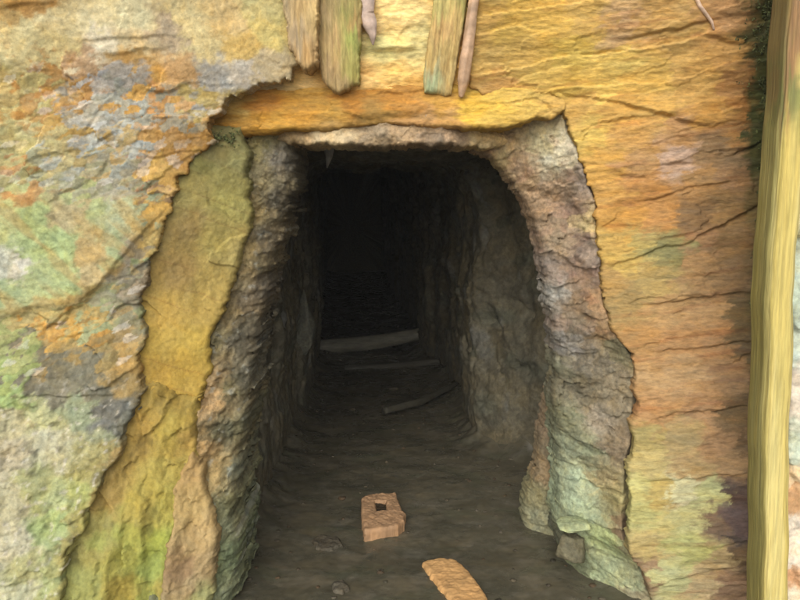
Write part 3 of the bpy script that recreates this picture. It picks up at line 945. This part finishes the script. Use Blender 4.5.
# ------------------------------------------------------------------ floor
def floor_height(x, y):
    inside = sstep(2.2, 3.2, y)
    h = 0.008 * fbm(x * 4, y * 3, 501, 4) + 0.0012 * fbm(x * 18, y * 14, 505, 4) + 0.0006 * fbm(x * 60, y * 50, 509, 3)
    h = h + 0.02 * sstep(5.0, 7.5, y) * (0.6 + fbm(x * 2.5, y * 2.5, 511, 4))
    # ground banks up against the walls
    lx = np.interp(y, ST[:, 0], ST[:, 1]); rx = np.interp(y, ST[:, 0], ST[:, 2])
    h = h + inside * (1 + 0.6 * fbm(x * 5, y * 4, 515, 3)) * (0.06 * np.exp(-np.clip(x - lx, -0.05, 9) / 0.09) + 0.06 * np.exp(-np.clip(rx - x, -0.05, 9) / 0.10))
    return h


def build_floor():
    xs = np.concatenate([[-40, -20, -10, -6, -4, -3], np.arange(-2.4, -0.9, 0.03), np.arange(-0.9, 1.0, 0.008), np.arange(1.0, 2.4, 0.03), [3, 4, 6, 10, 20, 40]])
    ys = np.concatenate([[-60, -30, -15, -8, -4, -2, 0, 1], np.arange(1.6, 2.5, 0.03), np.arange(2.5, 5.2, 0.008), np.arange(5.2, 8.2, 0.02), np.arange(8.2, 16.5, 0.1)])
    X, Y = np.meshgrid(xs, ys)
    x, y = X.ravel(), Y.ravel()
    z = floor_height(x, y) * (np.abs(x) < 2.6)
    c0, c1, c2, c3 = (lin(c) * ALB for c in ((97, 91, 74), (83, 79, 64), (108, 102, 87), (87, 87, 68)))
    n1 = sstep(-0.5, 0.5, fbm(x * 3, y * 3.5, 521, 5))[:, None]
    n2 = sstep(0.15, 0.65, fbm(x * 7, y * 9, 525, 5))[:, None]
    n3 = sstep(0.25, 0.7, fbm(x * 4 + 9, y * 5, 529, 4))[:, None]
    C = c0 * (1 - n1) + c1 * n1
    C = C * (1 - 0.55 * n2) + c2 * 0.55 * n2
    C = C * (1 - 0.5 * n3) + c3 * 0.5 * n3
    m, n = X.shape
    I = np.arange(m * n).reshape(m, n)
    q = np.stack([I[:-1, :-1], I[:-1, 1:], I[1:, 1:], I[1:, :-1]], -1).reshape(-1, 4)
    o = raw_mesh('ground', np.stack([x, y, z], -1), q, M_mud, C)
    tag(o, kind='structure')


build_floor()

# ------------------------------------------------------------------ floor objects
floor_plate('clay_block', [(361,498),(370,493),(396,492),(402,509),(406,512),(404,517),(405,520),(398,525),(380,528),(364,531),(362,520)],
            0.05, 0.065, (170, 134, 98), 'orange clay block with a square hole lying on the muddy tunnel floor', 'clay block', M_brick, res=0.003,
            holes=[[(375,500.5),(385.5,500),(387,509.5),(377,510)]], seed=43, tilt=(0.0, 0.0), edge=0.002, r=0.012)
floor_plate('hole_shade_plate', [(374,499.5),(386,499),(388,511),(376,512)], 0.034, 0.03, (58, 50, 38), 'dark plate added for the shade in the square hole', None, M_mud, res=0.003, seed=45, edge=0, r=0.003, parent=bpy.data.objects['clay_block'])  # dark plate below the top stands in for the shade inside the hole
floor_plate('plank', [(420,560),(440,556),(456,558),(468,568),(478,580),(488,596),(500,640),(470,640),(455,602),(438,584)],
            0.018, 0.04, (205, 160, 104), 'short bright orange plank with a rounded end lying on the tunnel floor', 'plank', M_brick, res=0.0035, seed=47, edge=0.004, rough=0.003, r=0.02)
floor_plate('stone', [(311,538),(322,534),(338,536),(343,543),(332,549),(316,547)], 0.010, 0.03, (84, 77, 62), 'flat grey stone on the mud beside the holed clay block', 'stone', M_rubble, seed=51)
floor_plate('stone', [(332,580),(344,578),(350,586),(342,592),(333,589)], 0.015, 0.03, (92, 85, 70), 'small pale grey stone on the mud near the lower left rough jamb', 'stone', M_rubble, seed=53)

# lumps of fallen rock at the foot of the inner right wall: rounded, skinned spheres with broken facets
def boulder(name, loc, size, rgb, label, seed, group=None, point=0.0, parent=None):
    nu, nv = 60, 34
    u = np.linspace(0, 2 * np.pi, nu, endpoint=False)
    v = np.linspace(0.0, np.pi, nv)
    U, W = np.meshgrid(u, v)
    d = np.stack([np.sin(W) * np.cos(U), np.sin(W) * np.sin(U), np.cos(W)], -1)
    rs = np.random.RandomState(seed)
    R = np.full(U.shape, 1.25)
    for _ in range(16):
        nrm = rs.normal(size=3); nrm /= np.linalg.norm(nrm)
        R = np.minimum(R, rs.uniform(0.72, 1.0) / np.maximum((d * nrm).sum(-1), 0.05))
    R = R * (1 + 0.05 * fbm(U * 2.0 + seed, W * 3, seed, 4))
    P = d * R[..., None] * np.array(size)
    if point:
        t = np.clip(P[..., 2] / size[2], 0, 1.3)
        P[..., 0] *= (1 - point * t); P[..., 1] *= (1 - point * t)
    P = P.reshape(-1, 3)
    I = np.arange(nu * nv).reshape(nv, nu)
    J = np.roll(I, -1, 1)
    q = np.stack([I[:-1], I[1:], J[1:], J[:-1]], -1).reshape(-1, 4)
    col = lin(rgb) * ALB
    C = col[None] * (1 + 0.25 * fbm(P[:, 0] * 25, P[:, 2] * 25 + P[:, 1] * 9, seed + 3, 4))[:, None]
    o = raw_mesh(name, P, q, M_rubble, C)
    o.location = loc
    o.rotation_euler = (0, 0, rs.uniform(0, 6))
    o.parent = parent
    return tag(o, label, None if parent else 'rock', group)


def at(px, py, Y):
    r = ray(px, py)
    p = r * (Y / r[1])
    return p[0], Y, p[2] + CAM_Z


boulder('rock', at(305, 326, 5.15), (0.07, 0.09, 0.20), (120, 118, 102), 'pale pointed rock leaning on the left tunnel wall beside the log', 61, point=0.6)

boulder('ledge', at(573, 526, 2.84), (0.062, 0.06, 0.018), (168, 176, 134), 'pale green ledge', 67, parent=jr)
boulder('base_block', at(573, 547, 2.88), (0.055, 0.06, 0.06), (112, 106, 82), 'grey green block under the ledge', 68, parent=jr)

# ------------------------------------------------------------------ logs deep in the tunnel
def tube(name, pts, rad, mat, rgb, seed, seg=22, step=0.02, rough=0.10, parent=None, flat=1.0):
    pts = np.array(pts, float)
    seglen = np.r_[0, np.cumsum(np.linalg.norm(np.diff(pts, axis=0), axis=1))]
    n = max(6, int(seglen[-1] / step))
    t = np.linspace(0, seglen[-1], n)
    c = np.stack([np.interp(t, seglen, pts[:, k]) for k in range(3)], -1)
    r = np.interp(t, seglen, rad)
    T = np.gradient(c, axis=0); T /= np.linalg.norm(T, axis=1)[:, None]
    up = np.array([0.1, 0.3, 1.0]) if abs(T[0, 2]) < 0.8 else np.array([0, 1.0, 0])
    U = np.cross(T, up); U /= np.linalg.norm(U, axis=1)[:, None]
    W = np.cross(U, T)
    a = np.linspace(0, 2 * np.pi, seg, endpoint=False)
    nn = fbm(np.cos(a)[None] * 1.4 + t[:, None] * 3, np.sin(a)[None] * 1.4 + seed, seed, 4)
    R = r[:, None] * (1 + rough * nn)
    V = c[:, None] + R[..., None] * (np.cos(a)[None, :, None] * U[:, None] * flat + np.sin(a)[None, :, None] * W[:, None])
    V = V.reshape(-1, 3)
    I = np.arange(n * seg).reshape(n, seg); J = np.roll(I, -1, 1)
    q = np.stack([I[:-1], J[:-1], J[1:], I[1:]], -1).reshape(-1, 4)
    k0, k1 = len(V), len(V) + 1
    V = np.concatenate([V, [c[0]], [c[-1]]])
    t0 = np.stack([J[0], I[0], np.full(seg, k0)], -1)
    t1 = np.stack([I[-1], J[-1], np.full(seg, k1)], -1)
    C = (lin(rgb) * ALB)[None] * (1 + 0.3 * fbm(V[:, 0] * 9 + V[:, 1] * 4, V[:, 2] * 40 + V[:, 1] * 12, seed + 5, 4))[:, None]
    return raw_mesh(name, V, [q, t0, t1], mat, C, parent)


tag(tube('log', [at(303, 349, 7.3), at(370, 343, 7.35), at(437, 331, 7.45)], [0.076, 0.070, 0.052], M_log, (128, 124, 108), 71),
    'longest grey log lying across the tunnel floor deep inside', 'log', 'logs across the tunnel floor')
tag(tube('log', [at(345, 369, 6.6), at(400, 366, 6.6), at(440, 361, 6.6)], [0.035, 0.033, 0.025], M_log, (74, 71, 60), 73),
    'thinner grey log lying on the tunnel floor in front of the longest log', 'log', 'logs across the tunnel floor')
tag(tube('log', [at(384, 411, 5.1), at(420, 402, 5.32), at(456, 384, 5.75)], [0.024, 0.026, 0.018], M_log, (70, 67, 54), 75),
    'slanting thin pole on the dark tunnel floor, nearest of the logs', 'log', 'logs across the tunnel floor')

# ------------------------------------------------------------------ timbers hanging over the lintel
def base_timber(x, z):
    return base_over(x, z) - 0.045


def timber(name, pts, pcol, label, cat, seed, thick=0.07, edge=0.006, ang=0.0, r=0.02, off=0.0, parent=None):
    bf = lambda x, z: base_timber(x, z) + off
    paint = Paint(pcol, bf)

    def dep(x, z):
        u = x - ang * z
        return bf(x, z) + 0.005 * fbm(u * 45, z * 3, seed, 4) + 0.0015 * fbm(u * 160, z * 6, seed + 5, 3) + 0.008 * fbm(x * 9, z * 5, seed + 9, 3)

    def colr(x, z):
        u = x - ang * z
        c = paint(x + 0.006 * fbm(u * 60, z * 4, seed + 11, 4), z + 0.05 * fbm(u * 60, z * 4, seed + 13, 4), 3.5)
        return 1.15 * c * (1 + 0.18 * fbm(u * 120, z * 4, seed + 15, 4))[:, None]
    o = slab(name, outline(pts, bf), dep, colr, M_wood, thick=thick, round_r=r, res=0.003, edge=edge, edge_f=13, seed=seed, edge_stretch=0.5, back=True, parent=parent)
    if label:
        tag(o, label, cat)
    return o


timber('wooden_beam', [(278,-90),(318,-90),(318,45),(316,64),(308,69),(300,66),(295,62),(288,44),(283,18)],
       [(285,10,185,160,115),(300,10,190,155,95),(312,15,195,165,105),(295,40,180,155,115),(308,50,190,150,90),(300,-60,185,155,100)],
       'short ragged brown timber hanging over the rock, leftmost above the lintel', 'wooden beam', 551, edge=0.010, off=-0.09, thick=0.10)
timber('wooden_beam', [(317,-90),(360,-90),(361,20),(360,60),(358,84),(351,86),(346,91),(340,93),(331,92),(325,84),(319,70),(317,40)],
       [(325,10,195,165,110),(335,40,195,160,100),(330,70,190,155,100),(340,85,180,150,95),(345,10,165,160,85),(350,40,165,170,80),(353,70,165,155,75),(335,5,185,160,100),(357,20,185,150,85),(340,-60,190,160,100)],
       'brown timber with a green mossy side hanging down to the orange lintel', 'wooden beam', 561, edge=0.006, off=-0.02)
timber('wooden_beam', [(436,-90),(474,-90),(468,0),(463,30),(458,60),(452,95),(446,97),(438,94),(424,92),(424,70),(428,40),(434,0)],
       [(438,10,185,170,95),(445,30,200,160,95),(455,15,200,165,95),(462,10,180,170,90),(430,60,200,165,90),(435,70,180,175,125),(433,85,175,185,130),(445,70,195,160,90),(455,50,195,165,95),(448,90,190,155,85),(450,-60,190,165,95)],
       'straight pale brown timber leaning above the middle of the lintel', 'wooden beam', 571, edge=0.003, ang=0.10)

# ------------------------------------------------------------------ mineral drips and root
def drip(pts, rad, rgb, label, seed):
    o = tube('stalactite', pts, rad, M_drip, rgb, seed, seg=20, step=0.006, rough=0.35)
    return tag(o, label, 'stalactite')


def ov(px, py, off):
    return on_base(px, py, lambda x, z: base_over(x, z) - off)


drip([ov(366,-5,.01), ov(365,14,.02), ov(369,24,.03), ov(372,34,.035), ov(373,45,.03)], [0.035, 0.03, 0.026, 0.014, 0.003], (212, 188, 172), 'pale lilac mineral drip between the two longer timbers', 611)
drip([ov(477,-40,.03), ov(474,0,.04), ov(470,30,.045), ov(466,55,.05), ov(463,80,.05), ov(461,97,.05)], [0.026, 0.016, 0.018, 0.021, 0.020, 0.008], (205, 170, 138), 'long lilac brown mineral drip along the right edge of the straight pale timber', 613)
drip([at(329,146,3.7), at(329,156,3.7), at(327,168,3.7)], [0.026, 0.018, 0.003], (165, 160, 150), 'small white drip hanging from the dark tunnel roof', 617)
rr = lambda px, py, off=0.02: on_base(px, py, lambda x, z: base_right(x, z) - off)
tag(tube('root', [rr(694,-8), rr(700,6), rr(707,15), rr(712,22), rr(714,30)], [0.006, 0.007, 0.006, 0.005, 0.003], M_drip, (225, 195, 170), 619, seg=12, step=0.006, rough=0.3),
    'thin whitish root crossing the top of the layered rock wall', 'root')

# ------------------------------------------------------------------ post at the right edge and the pale rock behind it
def build_post():
    zs = np.arange(-0.15, 2.7, 0.006)
    n = 72
    a = np.linspace(0, 2 * np.pi, n, endpoint=False)
    pa = np.array([at(771, 600, 2.25), at(776, 300, 2.25), at(799, 0, 2.25)])
    cx = np.interp(zs, pa[:, 2], pa[:, 0]) + 0.0
    cx = np.where(zs > pa[2, 2], pa[2, 0] + (zs - pa[2, 2]) * 0.09, cx)
    hw = np.interp(zs, [0.2, 1.2, 1.9, 2.7], [0.042, 0.040, 0.040, 0.040])
    A, Z = np.meshgrid(a, zs)
    ca, sa = np.cos(A), np.sin(A)
    p = 0.42                                            # squarish, worn section
    rx = np.sign(ca) * np.abs(ca) ** p
    ry = np.sign(sa) * np.abs(sa) ** p
    u = A * 0.06
    nz = 0.05 * fbm(ca * 2.2 + 5, sa * 2.2 + Z * 0.7, 643, 5) + 0.014 * fbm(u * 60, Z * 2.0, 645, 4)
    w = cx[:, None] + 0.010 * fbm(Z * 2.2, Z * 0 + 3, 651, 3)
    X = w + hw[:, None] * rx * (1 + nz)
    Y = 2.28 + 0.065 * ry * (1 + nz) + 0.006 * fbm(Z * 2.0, Z * 0 + 8, 653, 3)
    x, z = u.ravel(), Z.ravel()
    cy1, cy2, ctop, cgr, cg = (lin(c) * ALB for c in ((206, 186, 108), (214, 197, 126), (152, 120, 84), (108, 124, 72), (152, 138, 70)))
    n1 = sstep(-0.4, 0.4, fbm(x * 26, z * 1.1, 661, 6, 0.6))[:, None]
    C = cy1 * (1 - n1) + cy2 * n1
    dk = sstep(0.15, 0.7, fbm(x * 45 + 3, z * 1.3, 663, 6, 0.62))[:, None] * 0.5
    C = C * (1 - dk) + cg * dk
    tp = sstep(1.66, 1.86, z - 0.10 * rx.ravel() + 0.12 * fbm(x * 40, z * 5, 665, 4))[:, None]
    C = C * (1 - tp) + ctop * tp
    gr = (np.exp(-((z - 1.74) / 0.12) ** 2) * sstep(-0.3, 0.4, fbm(x * 40, z * 9, 667, 4)) * 0.7)[:, None]
    C = C * (1 - gr) + cgr * gr
    lft = (sstep(-0.70, -0.98, rx.ravel()) * 0.6)[:, None]      # moss green mixed with the painted shade of the left side
    C = C * (1 - lft) + lin((110, 108, 58)) * ALB * lft
    m = len(zs)
    I = np.arange(m * n).reshape(m, n); J = np.roll(I, -1, 1)
    q = np.stack([I[:-1], J[:-1], J[1:], I[1:]], -1).reshape(-1, 4)
    o = raw_mesh('wooden_post', np.stack([X.ravel(), Y.ravel(), z], -1), q, M_pillar, C)
    tag(o, 'tall pale yellow wooden post with vertical streaks at the right edge of the layered wall', 'wooden post')


build_post()


def base_pale(x, z):
    return 2.40 - 0.05 * (x - 1.1)


pale_pts = [(790,200,200,190,130),(795,300,190,205,180),(798,330,195,205,180),(795,400,236,218,190),(798,440,200,210,180),(790,480,232,200,150),(797,500,222,165,105),(795,530,240,220,190),(790,560,235,215,185),(797,580,220,160,105),(780,590,230,215,180),(798,100,160,130,100),(830,500,225,180,130),(830,300,200,205,175),(860,400,225,200,160),(840,100,170,140,110)]
paint_pale = Paint(pale_pts, base_pale)


def depth_pale(x, z):
    f1, *_ = facets(x, z, 0.12, 1.2, 0.03, 641, 0.25, 0.30, 0.12)
    return base_pale(x, z) + 0.5 * f1 + 0.010 * fbm(x * 9, z * 9, 649, 5) + 0.0015 * fbm(x * 40, z * 40, 646, 3)


def colour_pale(x, z):
    _, px, pz, e, a = facets(x, z, 0.07, 1.2, 0.03, 642, 0.25, 0.30, 0.12)
    c = paint_pale(0.5 * x + 0.5 * px + 0.02 * fbm(x * 12, z * 12, 655, 6, 0.6), 0.5 * z + 0.5 * pz + 0.02 * fbm(x * 12, z * 12, 656, 6, 0.6), 6)
    return c * (1 + 0.2 * (a - 0.5))[:, None]


o = slab('pale_rock_wall', outline([(800,-200),(1150,-200),(1150,760),(778,760),(778,600),(784,560),(788,300),(796,100)], base_pale), depth_pale, colour_pale, M_broken,
         thick=0.08, round_r=0.02, res=0.005, edge=0.006, edge_f=16, seed=31)
tag(o, 'pale white and orange blocky rock wall behind the yellow post', 'rock wall')

# ------------------------------------------------------------------ moss in the seam and in the lintel corner
def leaf_cloud(name, P, size, mat, seed):
    rs = np.random.RandomState(seed)
    n = len(P)
    a = rs.normal(size=(n, 3)); a /= np.linalg.norm(a, axis=1)[:, None]
    b = np.cross(a, rs.normal(size=(n, 3))); b /= np.linalg.norm(b, axis=1)[:, None]
    s = (size * rs.uniform(0.5, 1.3, n))[:, None]
    V = np.stack([P - a * s, P + b * s * 0.45, P + a * s, P - b * s * 0.45], 1).reshape(-1, 3)
    q = np.arange(n * 4).reshape(n, 4)
    C = np.repeat((lin((90, 96, 50)) * 0.8)[None] * rs.uniform(0.5, 1.7, (n, 1)) * np.array([1, 1, 1]) + rs.uniform(0, 0.012, (n, 1)), 4, axis=0)
    return raw_mesh(name, V, q, mat, C)


M_moss = bpy.data.materials.new('moss_leaf')
M_moss.use_nodes = True
_n = M_moss.node_tree
_a = _n.nodes.new('ShaderNodeAttribute'); _a.attribute_name = 'Col'
_n.links.new(_a.outputs['Color'], _n.nodes['Principled BSDF'].inputs['Base Color'])
_n.nodes['Principled BSDF'].inputs['Roughness'].default_value = 0.9

rs = np.random.RandomState(5)
Pm = []
while len(Pm) < 6500:
    py = rs.uniform(-60, 330)
    edge_px = np.interp(py, [-60, 0, 100, 300], [782, 779, 771, 754])
    wd = np.interp(py, [-60, 10, 45, 70, 85, 110, 150, 200, 330], [26, 24, 30, 12, 26, 10, 8, 5, 3])
    px = edge_px - abs(rs.normal(0, 0.55)) * wd + rs.uniform(-1, 4)
    if float(fbm(np.array([px * 0.12]), np.array([py * 0.09]), 681, 3)[0]) - 0.08 + 0.3 * (px > edge_px - wd * 0.45) < 0.0:
        continue
    p = on_base(px, py, base_right)
    X, Z = np.array([p[0]]), np.array([p[2]])
    Pm.append((p[0], float(base_right(X, Z)[0]) + 0.0, p[2]))
Pm = np.array(Pm)
Pm[:, 1] += fields_right(Pm[:, 0], Pm[:, 2])[0] - rs.uniform(-0.002, 0.010, len(Pm))
o = leaf_cloud('moss', Pm, 0.006, M_moss, 8)
tag(o, kind='stuff')

Pm = []
for _ in range(700):
    px, py = rs.uniform(205, 240), rs.normal(138, 4)
    p = on_base(px, py, base_reveal)
    if float(fbm(np.array([px * 0.2]), np.array([py * 0.2]), 691, 3)[0]) > -0.05:
        Pm.append((p[0], p[1] - rs.uniform(0.0, 0.012), p[2]))
o = leaf_cloud('moss_tuft', np.array(Pm), 0.005, M_moss, 9)
tag(o, 'small dark green moss tuft in the corner under the left end of the lintel', 'moss')

# ------------------------------------------------------------------ pebbles pressed into the mud (countless)
def pebbles():
    rs = np.random.RandomState(12)
    Vs, Qs, Cs = [], [], []
    off = 0
    nu, nv = 9, 6
    u = np.linspace(0, 2 * np.pi, nu, endpoint=False); v = np.linspace(0, np.pi, nv)
    U, W = np.meshgrid(u, v)
    D = np.stack([np.sin(W) * np.cos(U), np.sin(W) * np.sin(U), np.cos(W)], -1).reshape(-1, 3)
    I = np.arange(nu * nv).reshape(nv, nu); J = np.roll(I, -1, 1)
    Q = np.stack([I[:-1], I[1:], J[1:], J[:-1]], -1).reshape(-1, 4)
    for _ in range(260):
        y = rs.uniform(2.5, 6.2)
        x = rs.uniform(-0.75, 0.75)
        if rs.rand() < 0.3:
            x = np.sign(x) * rs.uniform(0.45, 0.75)
        s = rs.uniform(0.004, 0.011) * (1 + 1.2 * (rs.rand() < 0.08))
        sz = np.array([s * rs.uniform(0.8, 1.7), s * rs.uniform(0.8, 1.5), s * rs.uniform(0.4, 0.7)])
        P = D * sz * (1 + rs.uniform(-0.18, 0.18, (len(D), 1)))
        a = rs.uniform(0, 6.3)
        P = P @ np.array([[math.cos(a), -math.sin(a), 0], [math.sin(a), math.cos(a), 0], [0, 0, 1]])
        z = float(floor_height(np.array([x]), np.array([y]))[0])
        Vs.append(P + np.array([x, y, z + s * 0.1])); Qs.append(Q + off); off += len(D)
        c = lin([(78, 70, 55), (92, 84, 68), (70, 65, 50), (88, 72, 52)][rs.randint(4)]) * ALB * rs.uniform(0.7, 1.15)
        Cs.append(np.repeat(c[None], len(D), 0))
    o = raw_mesh('gravel', np.concatenate(Vs), np.concatenate(Qs), M_rubble, np.concatenate(Cs))
    tag(o, kind='stuff')


pebbles()

# ------------------------------------------------------------------ light: soft daylight from behind the camera
SUN_EL, SUN_AZ = RAD(31), RAD(192)        # azimuth of the sun, clockwise from +Y
w = bpy.data.worlds.new('World')
scene.world = w
w.use_nodes = True
nt = w.node_tree
bg = nt.nodes['Background']
sky = nt.nodes.new('ShaderNodeTexSky')
sky.sky_type = 'NISHITA'
sky.sun_disc = False
sky.sun_elevation = SUN_EL
sky.sun_rotation = SUN_AZ
sky.dust_density = 4.0
hs = nt.nodes.new('ShaderNodeHueSaturation')      # overcast: greyer than a clear sky
hs.inputs['Saturation'].default_value = 0.25
nt.links.new(sky.outputs['Color'], hs.inputs['Color'])
nt.links.new(hs.outputs['Color'], bg.inputs['Color'])
bg.inputs['Strength'].default_value = 0.13
sd = bpy.data.lights.new('sun', 'SUN')
sd.energy = 1.5
sd.angle = RAD(70)
sd.color = (1.0, 0.965, 0.91)
so = bpy.data.objects.new('sun', sd)
COL.objects.link(so)
from mathutils import Vector
sdir = Vector((math.sin(SUN_AZ) * math.cos(SUN_EL), math.cos(SUN_AZ) * math.cos(SUN_EL), math.sin(SUN_EL)))
so.rotation_euler = (-sdir).to_track_quat('-Z', 'Y').to_euler()
so.location = (-2, -3, 6)

# ------------------------------------------------------------------ damp misty air that greys the dark of the tunnel
hz_me = bpy.data.meshes.new('haze')
_v = [(x, y, z) for x in (-42, 42) for y in (-62, 17) for z in (-1.3, 3.8)]
hz_me.from_pydata(_v, [], [(0, 1, 3, 2), (4, 6, 7, 5), (0, 4, 5, 1), (2, 3, 7, 6), (0, 2, 6, 4), (1, 5, 7, 3)])
hz = bpy.data.objects.new('haze', hz_me)
COL.objects.link(hz)
tag(hz, kind='stuff')
hm = bpy.data.materials.new('damp_air')
hm.use_nodes = True
hm.node_tree.nodes.clear()
ho = hm.node_tree.nodes.new('ShaderNodeOutputMaterial')
hv = hm.node_tree.nodes.new('ShaderNodeVolumePrincipled')
hv.inputs['Color'].default_value = (0.9, 0.9, 0.88, 1)
hv.inputs['Density'].default_value = 0.0024
hm.node_tree.links.new(hv.outputs['Volume'], ho.inputs['Volume'])
hz_me.materials.append(hm)

vs = scene.view_settings
vs.view_transform = 'Standard'
vs.look = 'None'
vs.exposure = 0.62
vs.gamma = 1.0
vs.use_curve_mapping = False
scene.render.engine = 'CYCLES'
scene.cycles.max_bounces = 6
scene.cycles.diffuse_bounces = 4
scene.cycles.use_denoising = True
